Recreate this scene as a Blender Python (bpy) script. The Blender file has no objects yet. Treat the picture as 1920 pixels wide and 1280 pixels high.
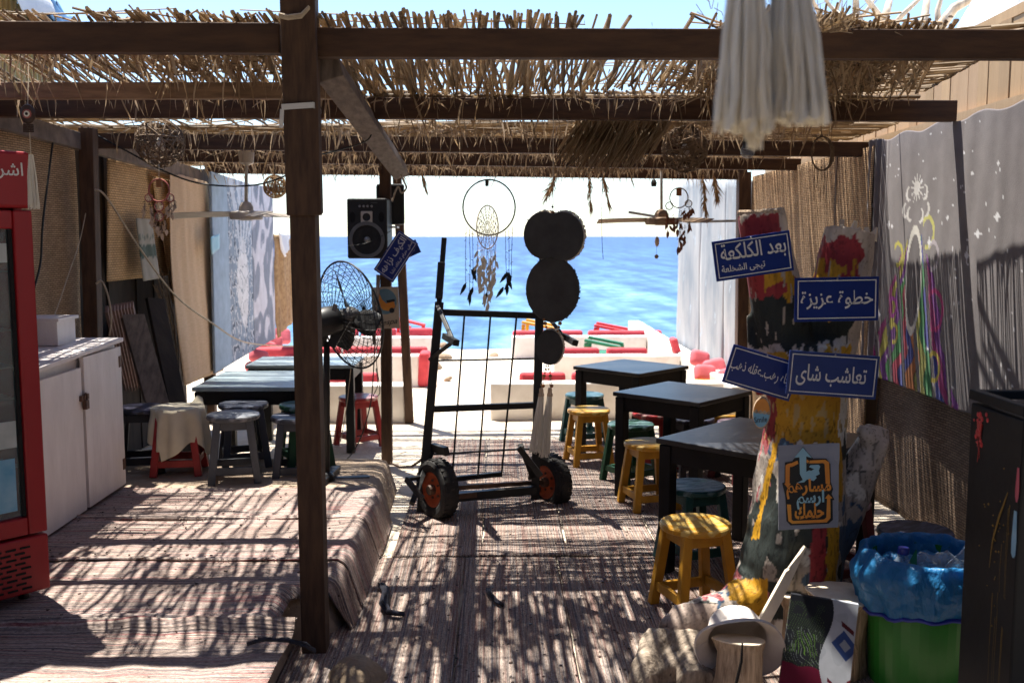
import bpy, math, random
import numpy as np
from mathutils import Vector, Matrix, Euler, noise as NZ
random.seed(7)
R = math.radians
sc = bpy.context.scene
COL = sc.collection
# ------------------------------------------------------------------ camera, sky, sun, exposure
H = 1.6
PITCH, YAW = R(-6.02), R(-0.92)
cam = bpy.data.cameras.new('camera')
cam.lens, cam.sensor_width = 35, 36
cam.clip_start, cam.clip_end = 0.05, 20000
cam.dof.use_dof = True
cam.dof.focus_distance = 4.3
cam.dof.aperture_fstop = 4.0
camo = bpy.data.objects.new('camera', cam)
camo.location = (0, 0, H)
camo.rotation_euler = (R(90) + PITCH, 0, YAW)
COL.objects.link(camo)
sc.camera = camo
SUN = Vector((-0.215, 0.244, 0.946)).normalized()
world = bpy.data.worlds.new("World")
sc.world = world
world.use_nodes = True
wn = world.node_tree
bg = wn.nodes['Background']
bg.inputs[1].default_value = 0.095
sky = wn.nodes.new('ShaderNodeTexSky')
sky.sky_type = 'NISHITA'
sky.sun_disc = False
sky.sun_elevation = math.asin(SUN.z)
sky.sun_rotation = math.atan2(SUN.x, SUN.y)
sky.dust_density = 0.3
sky.ozone_density = 1.0
tint = wn.nodes.new('ShaderNodeMix')
tint.data_type, tint.blend_type = 'RGBA', 'MULTIPLY'
tint.inputs[0].default_value = 1
tint.inputs[7].default_value = (.93, 1.0, 1.10, 1)
wn.links.new(sky.outputs[0], tint.inputs[6])
wn.links.new(tint.outputs[2], bg.inputs[0])
sl = bpy.data.lights.new('sun', 'SUN')
sl.energy, sl.angle, sl.color = 5.0, R(0.55), (1.0, 0.94, 0.84)
so = bpy.data.objects.new('sun', sl)
so.rotation_euler = SUN.to_track_quat('Z', 'Y').to_euler()
so.location = SUN * 50
COL.objects.link(so)
sc.view_settings.view_transform = 'Standard'
sc.view_settings.look = 'None'
sc.view_settings.exposure = 1.42
sc.view_settings.gamma = 1
sc.cycles.max_bounces = 8
sc.cycles.transparent_max_bounces = 24
sc.cycles.use_denoising = True
sc.cycles.sample_clamp_indirect = 6

# ------------------------------------------------------------------ where a direction of view meets a plane
F_PX = 35 / 36 * 1920
_rot = Euler((R(90) + PITCH, 0, YAW)).to_matrix()
def ray(px, py):
    return _rot @ Vector(((px - 960) / F_PX, (640 - py) / F_PX, -1))
def P(px, py, Y):
    d = ray(px, py)
    return Vector((0, 0, H)) + d * (Y / d.y)
def G(px, py, z=0):
    d = ray(px, py)
    return Vector((0, 0, H)) + d * ((z - H) / d.z)

# ------------------------------------------------------------------ materials
MATS = {}
def nt(name):
    m = bpy.data.materials.new(name)
    m.use_nodes = True
    t = m.node_tree
    return m, t, t.nodes['Principled BSDF']
def L(t, a, b):
    t.links.new(a, b)
def node(t, kind, **kw):
    n = t.nodes.new(kind)
    for k, v in kw.items():
        setattr(n, k, v)
    return n
def mapped(t, stretch=(1, 1, 1), src='Object'):
    tc = node(t, 'ShaderNodeTexCoord')
    mp = node(t, 'ShaderNodeMapping')
    mp.inputs['Scale'].default_value = stretch
    L(t, tc.outputs[src], mp.inputs[0])
    return mp.outputs[0]
def noise_tex(t, vec, scale, detail=4, rough=.6):
    n = node(t, 'ShaderNodeTexNoise')
    n.inputs['Scale'].default_value = scale
    n.inputs['Detail'].default_value = detail
    n.inputs['Roughness'].default_value = rough
    L(t, vec, n.inputs['Vector'])
    return n.outputs['Fac']
def ramp(t, fac, stops, interp='LINEAR'):
    r = node(t, 'ShaderNodeValToRGB')
    r.color_ramp.interpolation = interp
    el = r.color_ramp.elements
    while len(el) < len(stops):
        el.new(.5)
    for e, (p, c) in zip(el, stops):
        e.position = p
        e.color = (*c, 1)
    L(t, fac, r.inputs[0])
    return r.outputs[0]
def mix(t, fac, a, b, mode='MIX'):
    n = node(t, 'ShaderNodeMix', data_type='RGBA', blend_type=mode)
    if isinstance(fac, (int, float)): n.inputs[0].default_value = fac
    else: L(t, fac, n.inputs[0])
    for i, v in ((6, a), (7, b)):
        if isinstance(v, tuple): n.inputs[i].default_value = (*v, 1)
        else: L(t, v, n.inputs[i])
    return n.outputs[2]
def bump(t, b, height, strength=.3, dist=.005):
    n = node(t, 'ShaderNodeBump')
    n.inputs['Strength'].default_value = strength
    n.inputs['Distance'].default_value = dist
    L(t, height, n.inputs['Height'])
    L(t, n.outputs[0], b.inputs['Normal'])
    return n
def pm(name, c, c2=None, rough=.6, scale=6, stretch=(1, 1, 1), bs=.25, bscale=45, bd=.004, metal=0, spec=.4, lo=.35, hi=.65, island=None, wear=None, wearat=.62):
    """a plain painted or raw surface: two tones broken by noise, fine relief, optional worn patches or a per-piece tone"""
    m, t, b = nt(name)
    c2 = c2 or tuple(x * .7 for x in c)
    v = mapped(t, stretch)
    if island:
        g = node(t, 'ShaderNodeNewGeometry')
        col = ramp(t, g.outputs['Random Per Island'], [(i / (len(island) - 1), x) for i, x in enumerate(island)])
        col = mix(t, .35, col, ramp(t, noise_tex(t, v, scale), [(lo, c2), (hi, c)]), 'MULTIPLY')
    else:
        col = ramp(t, noise_tex(t, v, scale), [(lo, c2), (hi, c)])
    if wear:
        w = ramp(t, noise_tex(t, v, scale * 2.3, 6, .7), [(wearat, (0, 0, 0)), (wearat + .03, (1, 1, 1))])
        col = mix(t, w, col, wear)
    L(t, col, b.inputs['Base Color'])
    b.inputs['Roughness'].default_value = rough
    b.inputs['Metallic'].default_value = metal
    b.inputs['Specular IOR Level'].default_value = spec
    if bs:
        bump(t, b, noise_tex(t, v, bscale, 3), bs, bd)
    MATS[name] = m
    return m
def vcol(name, rough=.6, bs=.15, bscale=60, spec=.3, stretch=(1, 1, 1)):
    """paint laid on a surface: colours stored on the mesh, with fine relief"""
    m, t, b = nt(name)
    if name == 'cloth_print':
        b.inputs['Sheen Weight'].default_value = .12; b.inputs['Sheen Roughness'].default_value = .45
    a = node(t, 'ShaderNodeVertexColor', layer_name='paint')
    v = mapped(t, stretch)
    col = mix(t, 1.0, a.outputs[0], ramp(t, noise_tex(t, v, 9), [(.3, (.78, .78, .78)), (.7, (1, 1, 1))]), 'MULTIPLY')
    L(t, col, b.inputs['Base Color'])
    b.inputs['Roughness'].default_value = rough
    b.inputs['Specular IOR Level'].default_value = spec
    bump(t, b, noise_tex(t, v, bscale, 4), bs, .005)
    MATS[name] = m
    return m
def stripes(name, axis, cols, fscale=30, bdir=None):
    """rag rug: woven stripes of rag strips, colour changing along one axis, ribs and knots as relief"""
    m, t, b = nt(name)
    s = [.35, .35, .35]; s[axis] = fscale
    v = mapped(t, tuple(s))
    f = noise_tex(t, v, 1.0, 5, .75)
    col = ramp(t, f, [(.24 + .52 * i / (len(cols) - 1), c) for i, c in enumerate(cols)])
    s2 = [70, 70, 70]; s2[axis] = 160
    v2 = mapped(t, tuple(s2))
    f2 = noise_tex(t, v2, 1.0, 2)
    col = mix(t, .75, col, ramp(t, f2, [(.3, (.45, .42, .42)), (.65, (1.1, 1.1, 1.08))]), 'MULTIPLY')
    v3 = mapped(t, (1, 1, 1))
    dirt = ramp(t, noise_tex(t, v3, 2.2, 5), [(.35, (.62, .56, .5)), (.65, (1, 1, 1))])
    col = mix(t, .6, col, dirt, 'MULTIPLY')
    vo = node(t, 'ShaderNodeTexVoronoi')
    vo.inputs['Scale'].default_value = 16
    L(t, v3, vo.inputs['Vector'])
    sp = ramp(t, vo.outputs['Distance'], [(.06, (1, 1, 1)), (.10, (0, 0, 0))])
    col = mix(t, sp, col, (.05, .035, .03))
    L(t, col, b.inputs['Base Color'])
    b.inputs['Roughness'].default_value = .95
    b.inputs['Specular IOR Level'].default_value = .1
    wv = node(t, 'ShaderNodeTexWave', wave_type='BANDS', bands_direction='XYZ'[axis])
    wv.inputs['Scale'].default_value = 22
    wv.inputs['Distortion'].default_value = 2.5
    wv.inputs['Detail'].default_value = 2
    L(t, v3, wv.inputs['Vector'])
    ad = node(t, 'ShaderNodeMath', operation='ADD')
    L(t, wv.outputs['Fac'], ad.inputs[0]); L(t, f2, ad.inputs[1])
    bump(t, b, ad.outputs[0], .7, .006)
    MATS[name] = m
    return m

pm('beam_wood', (.085, .041, .020), (.045, .021, .011), .75, 5, (1, 6, 6), .25, 30)
pm('post_wood', (.095, .050, .027), (.05, .025, .014), .75, 6, (7, 7, 1), .3, 25, wear=(.2, .13, .09), wearat=.72)
pm('pale_wood', (.30, .20, .12), (.17, .11, .07), .75, 6, (1, 7, 7), .3, 30)
pm('grey_wood', (.20, .15, .12), (.10, .075, .06), .8, 7, (6, 1.5, 1.5), .4, 30)
pm('plank_wood', (1, 1, 1), (.7, .65, .6), .7, 4, (5, 6, .7), .3, 30, island=[(.36, .24, .13), (.48, .32, .175), (.42, .28, .165)])
pm('reed', (1, 1, 1), (.62, .55, .48), .6, 14, (1, 1, 1), .3, 60, island=[(.20, .145, .09), (.44, .33, .21), (.60, .47, .32), (.34, .25, .155), (.76, .64, .47)])
pm('dry_leaf', (1, 1, 1), (.65, .55, .45), .75, 10, (1, 1, 1), .1, 60, island=[(.18, .13, .08), (.40, .29, .18), (.56, .43, .29), (.30, .215, .14), (.46, .32, .17)])
for nm_ in ('reed', 'dry_leaf'):
    t_ = MATS[nm_].node_tree; b_ = t_.nodes['Principled BSDF']
    tl_ = node(t_, 'ShaderNodeBsdfTranslucent'); mx_ = node(t_, 'ShaderNodeMixShader'); mx_.inputs[0].default_value = .42
    L(t_, b_.inputs['Base Color'].links[0].from_socket, tl_.inputs[0])
    L(t_, b_.outputs[0], mx_.inputs[1]); L(t_, tl_.outputs[0], mx_.inputs[2]); L(t_, mx_.outputs[0], t_.nodes['Material Output'].inputs[0])
pm('pampas', (.42, .27, .13), (.25, .15, .07), .9, 20)
pm('twig', (.24, .165, .10), (.10, .065, .04), .8, 20)
pm('sand', (.74, .65, .53), (.55, .47, .37), .95, 3, (1, 1, 1), .8, 25, .02, spec=.1)
pm('packed_earth', (.42, .33, .25), (.28, .21, .155), .95, 5, (1, 1, 1), .7, 30, .015, spec=.1)
pm('plaster', (.80, .76, .72), (.62, .57, .52), .8, 3, (1, 1, 1), .3, 25, wear=(.36, .29, .23), wearat=.70)
pm('white_paint', (.80, .75, .73), (.70, .65, .63), .5, 3, (3, 3, 1), .2, 30, wear=(.25, .18, .14), wearat=.73)
pm('red_cushion', (.62, .065, .08), (.48, .04, .055), .75, 8, bs=.3, bscale=14, bd=.01)
pm('pink_cushion', (.66, .14, .17), (.5, .1, .12), .8, 8, bs=.3, bscale=14, bd=.01)
pm('black_metal', (.022, .021, .021), (.012, .012, .012), .5, 8, wear=(.06, .05, .045), wearat=.68, metal=.0, bs=.15)
pm('black_plastic', (.016, .016, .017), (.01, .01, .01), .45, 10, bs=.05)
pm('rubber', (.03, .028, .027), (.016, .015, .015), .85, 12, wear=(.11, .09, .07), wearat=.62)
pm('orange_rim', (.62, .12, .035), (.4, .07, .025), .5, 12, wear=(.12, .06, .04), wearat=.68)
pm('rust_metal', (.16, .085, .05), (.07, .04, .028), .65, 14)
pm('black_wood', (.013, .013, .015), (.008, .008, .009), .5, 5, (1, 1, 1), .2, 25, spec=.22, wear=(.16, .16, .17), wearat=.76)
pm('black_table', (.028, .03, .036), (.014, .015, .018), .34, 7, (1, 1, 1), .25, 35, spec=.5, wear=(.2, .2, .21), wearat=.75)
pm('blue_grey_table', (.36, .44, .47), (.22, .29, .32), .38, 7, (1, 1, 1), .2, 30, spec=.5, wear=(.35, .36, .37), wearat=.73)
for nm, c, w in (('yellow', (.55, .265, .02), (.62, .42, .12)), ('grey', (.085, .095, .11), (.24, .25, .27)), ('slate', (.04, .048, .07), (.22, .24, .3)),
                 ('green', (.012, .075, .035), (.18, .28, .3)), ('teal', (.02, .10, .10), (.2, .33, .36)), ('red', (.36, .028, .03), (.45, .3, .27)), ('black', (.012, .012, .02), (.07, .07, .12)),
                 ('maroon', (.16, .03, .035), (.4, .3, .33))):
    pm(nm + '_paint', c, tuple(x * .72 for x in c), .5, 7, (2, 2, 1), .2, 30)
    pm(nm + '_seat', c, w, .42, 10, (1, 3, 1), .25, 30, lo=.5 if nm == 'yellow' else .42, hi=.56)
pm('fridge_red', (.33, .008, .013), (.28, .006, .010), .42, 2, bs=.03)
pm('dark_gap', (.008, .007, .007), None, .8)
pm('steel', (.45, .45, .44), (.3, .3, .3), .35, 10, metal=.8, bs=.05)
pm('pole_white', (.55, .52, .46), (.44, .41, .36), .5, 8)
pm('cord_beige', (.55, .45, .33), None, .8, 20)
pm('cord_black', (.01, .01, .01), None, .6, 20)
pm('cotton', (.72, .66, .55), (.54, .48, .39), .95, 30, (6, 6, 1), .5, 80, island=[(.72, .64, .52), (.90, .86, .77), (.82, .75, .64)])
pm('hat_felt', (.74, .68, .64), (.60, .54, .50), .95, 8, bs=.35, bscale=160, bd=.002)
pm('disc_back', (.055, .052, .050), (.035, .033, .032), .85, 9, bs=.4, bscale=50)
pm('bead', (.42, .17, .05), (.2, .08, .03), .4, 20)
pm('bead_dark', (.06, .03, .02), None, .4, 20)
pm('feather_black', (.01, .012, .014), None, .7, 20)
pm('feather_brown', (.28, .11, .055), (.15, .06, .035), .8, 20)
pm('feather_cream', (.62, .47, .33), (.4, .28, .18), .8, 20)
pm('pink_yarn', (.45, .13, .10), (.25, .07, .06), .8, 20)
pm('cream_cloth', (.66, .60, .46), (.54, .48, .36), .9, 4, bs=.2, bscale=120, bd=.002)
pm('sign_blue', (.009, .028, .175), (.007, .022, .14), .3, 3, bs=.06, bscale=8, bd=.004, spec=.4)
pm('sign_pale_blue', (.028, .05, .19), (.02, .038, .15), .35, 3, bs=.06, bscale=8)
pm('sign_white', (.68, .66, .64), (.6, .58, .56), .4, 10, bs=.02)
pm('grey_board', (.26, .28, .34), (.22, .235, .29), .5, 3, (1, 1, 6), .1)
pm('poster_black', (.012, .015, .02), None, .4)
pm('poster_orange', (.72, .32, .05), (.62, .2, .03), .4, 5)
pm('poster_blue', (.32, .55, .65), (.22, .42, .55), .4, 5)
pm('poster_cream', (.52, .42, .29), (.42, .33, .22), .7, 4)
pm('poster_sky', (.15, .26, .30), None, .6)
pm('bare_wood', (.60, .46, .32), (.27, .19, .125), .75, 9, (9, 9, .7), .8, 26, .008, wear=(.13, .085, .055), wearat=.66)
pm('cut_wood', (.86, .76, .60), (.70, .58, .42), .7, 6, (2, 2, 2), .3, 50)
pm('drift_grey', (.44, .36, .28), (.13, .10, .075), .85, 10, (3, 3, 1), .9, 26, .010, wear=(.07, .055, .045), wearat=.62)
pm('bin_green', (.02, .20, .025), (.014, .15, .018), .35, 3, bs=.1, bscale=10)
pm('cap_blue', (.02, .035, .30), None, .35)
pm('stone', (.36, .27, .185), (.22, .165, .11), .95, 8, bs=.9, bscale=18, bd=.02)
pm('rag_dark', (.03, .032, .05), (.012, .012, .018), .95, 30, bs=.7, bscale=60)
pm('rag_pale', (.5, .46, .44), (.2, .16, .2), .95, 40, bs=.7, bscale=60)
pm('bark_white', (.72, .62, .5), (.42, .34, .26), .8, 8, (2, 2, .6), .4, 20)
pm('tarp_white', (.78, .78, .78), (.62, .64, .68), .6, 3, bs=.4, bscale=8, bd=.03)
pm('tarp_blue', (.08, .20, .38), (.05, .13, .26), .6, 5, bs=.4, bscale=8, bd=.03)
pm('bamboo', (.60, .42, .17), (.4, .26, .09), .6, 3, (10, 10, .4), .4, 20)
pm('dark_wall', (.05, .036, .028), (.022, .017, .014), .85, 5, (1, 2, .5))
pm('ribbed_pink', (.27, .16, .13), (.19, .11, .09), .7, 5, (4, 4, 1), .2)
pm('burnt_mat', (.70, .50, .33), (.58, .41, .26), .9, 12, (1, 1, 30), .6, 60)
pm('panel_white', (.40, .40, .40), (.22, .25, .28), .7, 2.5, (2, 1.2, .5), .2, 20, wear=(.38, .45, .52), wearat=.62)
pm('fan_white', (.55, .49, .42), (.45, .40, .34), .4, 8, bs=.03)
pm('fan_label', (.16, .16, .16), None, .5)
pm('yellow_plastic', (.75, .42, .02), None, .4)
pm('ochre_drip', (.30, .17, .02), None, .5)
pm('red_plastic', (.66, .06, .06), None, .4)
pm('green_plastic', (.015, .19, .09), None, .4)
pm('carton_blue', (.12, .33, .5), (.3, .5, .62), .5, 6)
pm('carton_white', (.5, .52, .5), (.36, .38, .36), .5, 6)
vcol('trunk_paint', .6, .45, 40, .3, (3, 3, .8))
vcol('cloth_print', .85, .2, 160, .1)
vcol('mural_paint', .8, .2, 30, .2)
vcol('board_paint', .35, .08, 30, .4)
stripes('rug_across', 1, [(.05, .045, .07), (.20, .13, .13), (.54, .42, .38), (.28, .07, .085), (.62, .53, .47), (.36, .29, .26), (.10, .09, .12), (.68, .6, .52), (.42, .24, .22), (.06, .055, .08)], 60)
stripes('rug_along', 0, [(.05, .05, .08), (.24, .17, .165), (.46, .37, .32), (.10, .10, .13), (.54, .46, .40), (.33, .25, .22), (.26, .15, .14), (.58, .53, .47), (.09, .10, .16), (.4, .33, .28)], 60)

def weave(name, c, c2, row=.012):
    m, t, b = nt(name)
    tc = node(t, 'ShaderNodeTexCoord')
    sx = node(t, 'ShaderNodeSeparateXYZ'); L(t, tc.outputs['Object'], sx.inputs[0])
    ad = node(t, 'ShaderNodeMath', operation='ADD'); L(t, sx.outputs[0], ad.inputs[0]); L(t, sx.outputs[1], ad.inputs[1])
    cx = node(t, 'ShaderNodeCombineXYZ'); L(t, ad.outputs[0], cx.inputs[0]); L(t, sx.outputs[2], cx.inputs[1])
    br = node(t, 'ShaderNodeTexBrick')
    br.inputs['Scale'].default_value = 1
    br.inputs['Brick Width'].default_value = .045
    br.inputs['Row Height'].default_value = row
    br.inputs['Mortar Size'].default_value = .0022
    br.inputs['Mortar Smooth'].default_value = .6
    br.inputs['Color1'].default_value = (*c, 1); br.inputs['Color2'].default_value = (*c2, 1)
    br.inputs['Mortar'].default_value = (*(x * .28 for x in c2), 1)
    L(t, cx.outputs[0], br.inputs['Vector'])
    v = mapped(t, (1, 1, 1))
    col = mix(t, .7, br.outputs[0], ramp(t, noise_tex(t, v, 3, 5), [(.3, (.55, .5, .46)), (.7, (1.1, 1.05, 1))]), 'MULTIPLY')
    L(t, col, b.inputs['Base Color'])
    b.inputs['Roughness'].default_value = .8
    b.inputs['Specular IOR Level'].default_value = .2
    iv = node(t, 'ShaderNodeMath', operation='SUBTRACT'); iv.inputs[0].default_value = 1; L(t, br.outputs['Fac'], iv.inputs[1])
    bump(t, b, iv.outputs[0], .8, .006)
    MATS[name] = m
weave('wicker', (.56, .39, .24), (.42, .285, .17))
weave('wicker_warm', (.66, .44, .23), (.55, .36, .18), .016)
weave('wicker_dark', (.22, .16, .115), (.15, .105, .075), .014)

def sheer(name, col, trans, rough=.15, tint=(1, 1, 1), diff=None):
    """thin see-through sheet: mostly clear, with a glossy skin"""
    m, t, b = nt(name)
    out = t.nodes['Material Output']
    b.inputs['Base Color'].default_value = (*col, 1)
    b.inputs['Roughness'].default_value = rough
    tr = node(t, 'ShaderNodeBsdfTransparent'); tr.inputs[0].default_value = (*tint, 1)
    mx = node(t, 'ShaderNodeMixShader')
    lw = node(t, 'ShaderNodeLayerWeight'); lw.inputs[0].default_value = .25
    mr = node(t, 'ShaderNodeMapRange'); mr.inputs[3].default_value = 1 - trans; mr.inputs[4].default_value = min(1, 1 - trans + .5)
    L(t, lw.outputs['Facing'], mr.inputs[0]); L(t, mr.outputs[0], mx.inputs[0])
    L(t, tr.outputs[0], mx.inputs[1]); L(t, b.outputs[0], mx.inputs[2]); L(t, mx.outputs[0], out.inputs[0])
    v = mapped(t)
    bump(t, b, noise_tex(t, v, 14, 3), .5, .02)
    MATS[name] = m
sheer('glass', (.30, .33, .32), .76, .08)  # pale base colour stands in for reflections on the fridge pane
sheer('bottle_plastic', (.5, .58, .64), .82, .10)
# bin bag: thin blue film that lets light through
m, t, b = nt('bag_blue'); MATS['bag_blue'] = m
b.inputs['Base Color'].default_value = (.03, .21, .47, 1)
b.inputs['Roughness'].default_value = .35
tl = node(t, 'ShaderNodeBsdfTranslucent'); tl.inputs[0].default_value = (.02, .3, .7, 1)
mx = node(t, 'ShaderNodeMixShader'); mx.inputs[0].default_value = .35
L(t, b.outputs[0], mx.inputs[1]); L(t, tl.outputs[0], mx.inputs[2]); L(t, mx.outputs[0], t.nodes['Material Output'].inputs[0])
bump(t, b, noise_tex(t, mapped(t, (1, 1, .5)), 16, 4), .9, .03)
# sea
m, t, b = nt('sea'); MATS['sea'] = m
tc = node(t, 'ShaderNodeTexCoord'); sx = node(t, 'ShaderNodeSeparateXYZ'); L(t, tc.outputs['Object'], sx.inputs[0])
lg = node(t, 'ShaderNodeMath', operation='LOGARITHM'); lg.inputs[1].default_value = 10; L(t, sx.outputs[1], lg.inputs[0])
v1 = mapped(t, (.03, .09, 1))
wob = node(t, 'ShaderNodeMath', operation='MULTIPLY_ADD'); wob.inputs[1].default_value = .5
L(t, noise_tex(t, v1, 1, 4), wob.inputs[0]); L(t, lg.outputs[0], wob.inputs[2])
mr = node(t, 'ShaderNodeMapRange'); mr.inputs[1].default_value = 1.2; mr.inputs[2].default_value = 3.4
L(t, wob.outputs[0], mr.inputs[0])
col = ramp(t, mr.outputs[0], [(0, (.17, .27, .30)), (.14, (.085, .185, .27)), (.34, (.034, .10, .235)), (.6, (.018, .064, .20)), (1, (.016, .058, .185))])
ch = noise_tex(t, mapped(t, (.10, .035, 1)), 1.0, 7, .7)
col = mix(t, .35, col, ramp(t, ch, [(.40, (.42, .56, .72)), (.58, (1.4, 1.28, 1.16))]), 'MULTIPLY')
for sc_, dt_, lo_, hi_ in (((.55, .05, 1), 3, (.40, .55, .70), (1.55, 1.42, 1.3)), ((1.4, .16, 1), 3, (.62, .74, .85), (1.3, 1.22, 1.15)), ((.9, .6, 1), 4, (.48, .60, .74), (1.5, 1.4, 1.3)), ((2.6, 1.7, 1), 4, (.7, .8, .88), (1.22, 1.16, 1.1))):
    col = mix(t, .85, col, ramp(t, noise_tex(t, mapped(t, sc_), 1.0, dt_, .6), [(.40, lo_), (.60, hi_)]), 'MULTIPLY')  # light and dark of the ripples painted into the water colour
fo = ramp(t, noise_tex(t, mapped(t, (.12, .5, 1)), 1.6, 8, .75), [(.69, (0, 0, 0)), (.71, (1, 1, 1))])
col = mix(t, fo, col, (.8, .85, .88))
L(t, col, b.inputs['Base Color'])
b.inputs['Roughness'].default_value = .35
b.inputs['Specular IOR Level'].default_value = .22
bump(t, b, ch, .8, .35)

# ------------------------------------------------------------------ mesh builder
ROOTM = {}
class MB:
    def __init__(self):
        self.v, self.f, self.m = [], [], []
    def add(self, vs, fs, m=0):
        k = len(self.v)
        self.v += [tuple(x) for x in vs]
        self.f += [tuple(i + k for i in q) for q in fs]
        self.m += [m] * len(fs)
        return self
    def box(self, c, s, rot=None, m=0):
        c = Vector(c); r = rot or Matrix.Identity(3)
        vs = [c + r @ Vector((x * s[0] / 2, y * s[1] / 2, z * s[2] / 2)) for x in (-1, 1) for y in (-1, 1) for z in (-1, 1)]
        return self.add(vs, [(0, 1, 3, 2), (4, 6, 7, 5), (0, 4, 5, 1), (2, 3, 7, 6), (0, 2, 6, 4), (1, 5, 7, 3)], m)
    def bar(self, a, b, w, h, up=(0, 0, 1), m=0, w2=None, h2=None):
        a, b = Vector(a), Vector(b)
        d = (b - a).normalized(); u = Vector(up)
        s = d.cross(u)
        if s.length < 1e-4: s = d.cross(Vector((0, 1, 0)))
        s.normalize(); u = s.cross(d)
        w2 = w if w2 is None else w2; h2 = h if h2 is None else h2
        vs = []
        for p, ww, hh in ((a, w, h), (b, w2, h2)):
            vs += [p - s * ww / 2 - u * hh / 2, p + s * ww / 2 - u * hh / 2, p + s * ww / 2 + u * hh / 2, p - s * ww / 2 + u * hh / 2]
        return self.add(vs, [(3, 2, 1, 0), (4, 5, 6, 7), (0, 1, 5, 4), (1, 2, 6, 5), (2, 3, 7, 6), (3, 0, 4, 7)], m)
    def tube(self, pts, r, n=6, m=0, closed=False, cap=True):
        pts = [Vector(p) for p in pts]; N = len(pts)
        rs = r if isinstance(r, (list, tuple)) else [r] * N
        vs, fs = [], []
        side = None
        for i, p in enumerate(pts):
            a = pts[(i - 1) % N] if (closed or i > 0) else p
            b = pts[(i + 1) % N] if (closed or i < N - 1) else p
            d = (b - a)
            d = d.normalized() if d.length > 1e-9 else Vector((0, 0, 1))
            if side is None:
                side = d.cross(Vector((0, 0, 1)))
                if side.length < .05: side = d.cross(Vector((1, 0, 0)))
            side = (side - d * side.dot(d))
            if side.length < 1e-6: side = d.orthogonal()
            side.normalize()
            u = d.cross(side)
            for k in range(n):
                an = 2 * math.pi * k / n
                vs.append(p + (side * math.cos(an) + u * math.sin(an)) * rs[i])
        for i in range(N if closed else N - 1):
            j = (i + 1) % N
            for k in range(n):
                q = (k + 1) % n
                fs.append((i * n + k, i * n + q, j * n + q, j * n + k))
        if cap and not closed:
            fs.append(tuple(range(n - 1, -1, -1))); fs.append(tuple((N - 1) * n + k for k in range(n)))
        return self.add(vs, fs, m)
    def lathe(self, prof, mat=None, n=20, m=0, cap=True):
        mat = mat or Matrix.Identity(4)
        vs, fs = [], []
        for r, z in prof:
            for k in range(n):
                a = 2 * math.pi * k / n
                vs.append(mat @ Vector((r * math.cos(a), r * math.sin(a), z)))
        for i in range(len(prof) - 1):
            for k in range(n):
                q = (k + 1) % n
                fs.append((i * n + k, i * n + q, (i + 1) * n + q, (i + 1) * n + k))
        if cap: fs.append(tuple(range(n - 1, -1, -1))); fs.append(tuple((len(prof) - 1) * n + k for k in range(n)))
        return self.add(vs, fs, m)
    def prism(self, poly, t, mat, m=0):
        """flat outline in the frame's x/z plane, t thick towards -y"""
        n = len(poly)
        vs = [mat @ Vector((x, 0, z)) for x, z in poly] + [mat @ Vector((x, -t, z)) for x, z in poly]
        fs = [tuple(range(n)), tuple(range(2 * n - 1, n - 1, -1))] + [(k, n + k, n + (k + 1) % n, (k + 1) % n) for k in range(n)]
        return self.add(vs, fs, m)
    def sphere(self, c, r, n=10, m=0, sz=1):
        k = max(4, n // 2)
        return self.lathe([(max(1e-4, r * math.sin(math.pi * i / k)), -r * sz * math.cos(math.pi * i / k)) for i in range(k + 1)], Matrix.Translation(c), n, m)
    def grid(self, fn, nu, nv, m=0):
        vs = [fn(i / nu, j / nv) for j in range(nv + 1) for i in range(nu + 1)]
        fs = [(j * (nu + 1) + i, j * (nu + 1) + i + 1, (j + 1) * (nu + 1) + i + 1, (j + 1) * (nu + 1) + i) for j in range(nv) for i in range(nu)]
        return self.add(vs, fs, m)
    def sheet(self, fn, nu, nv, t, m=0):
        """a grid with a back face t behind it and closed edges"""
        k = len(self.v)
        a = [Vector(fn(i / nu, j / nv)) for j in range(nv + 1) for i in range(nu + 1)]
        t = Vector(t)
        W = nu + 1; n = len(a)
        fs = []
        for j in range(nv):
            for i in range(nu):
                q = (j * W + i, j * W + i + 1, (j + 1) * W + i + 1, (j + 1) * W + i)
                fs.append(q); fs.append(tuple(n + x for x in reversed(q)))
        for i in range(nu):
            fs.append((i + 1, i, n + i, n + i + 1)); o = nv * W
            fs.append((o + i, o + i + 1, n + o + i + 1, n + o + i))
        for j in range(nv):
            fs.append((j * W, (j + 1) * W, n + (j + 1) * W, n + j * W)); o = nu
            fs.append(((j + 1) * W + o, j * W + o, n + j * W + o, n + (j + 1) * W + o))
        return self.add(a + [x + t for x in a], fs, m)
    def leaf(self, pts, ws, nrm, m=0):
        pts = [Vector(p) for p in pts]; nrm = Vector(nrm)
        vs = []
        for i, p in enumerate(pts):
            d = pts[min(i + 1, len(pts) - 1)] - pts[max(i - 1, 0)]
            s = d.cross(nrm)
            s = s.normalized() if s.length > 1e-6 else Vector((1, 0, 0))
            vs += [p - s * ws[i] / 2, p + s * ws[i] / 2]
        return self.add(vs, [(2 * i, 2 * i + 1, 2 * i + 3, 2 * i + 2) for i in range(len(pts) - 1)], m)
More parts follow.
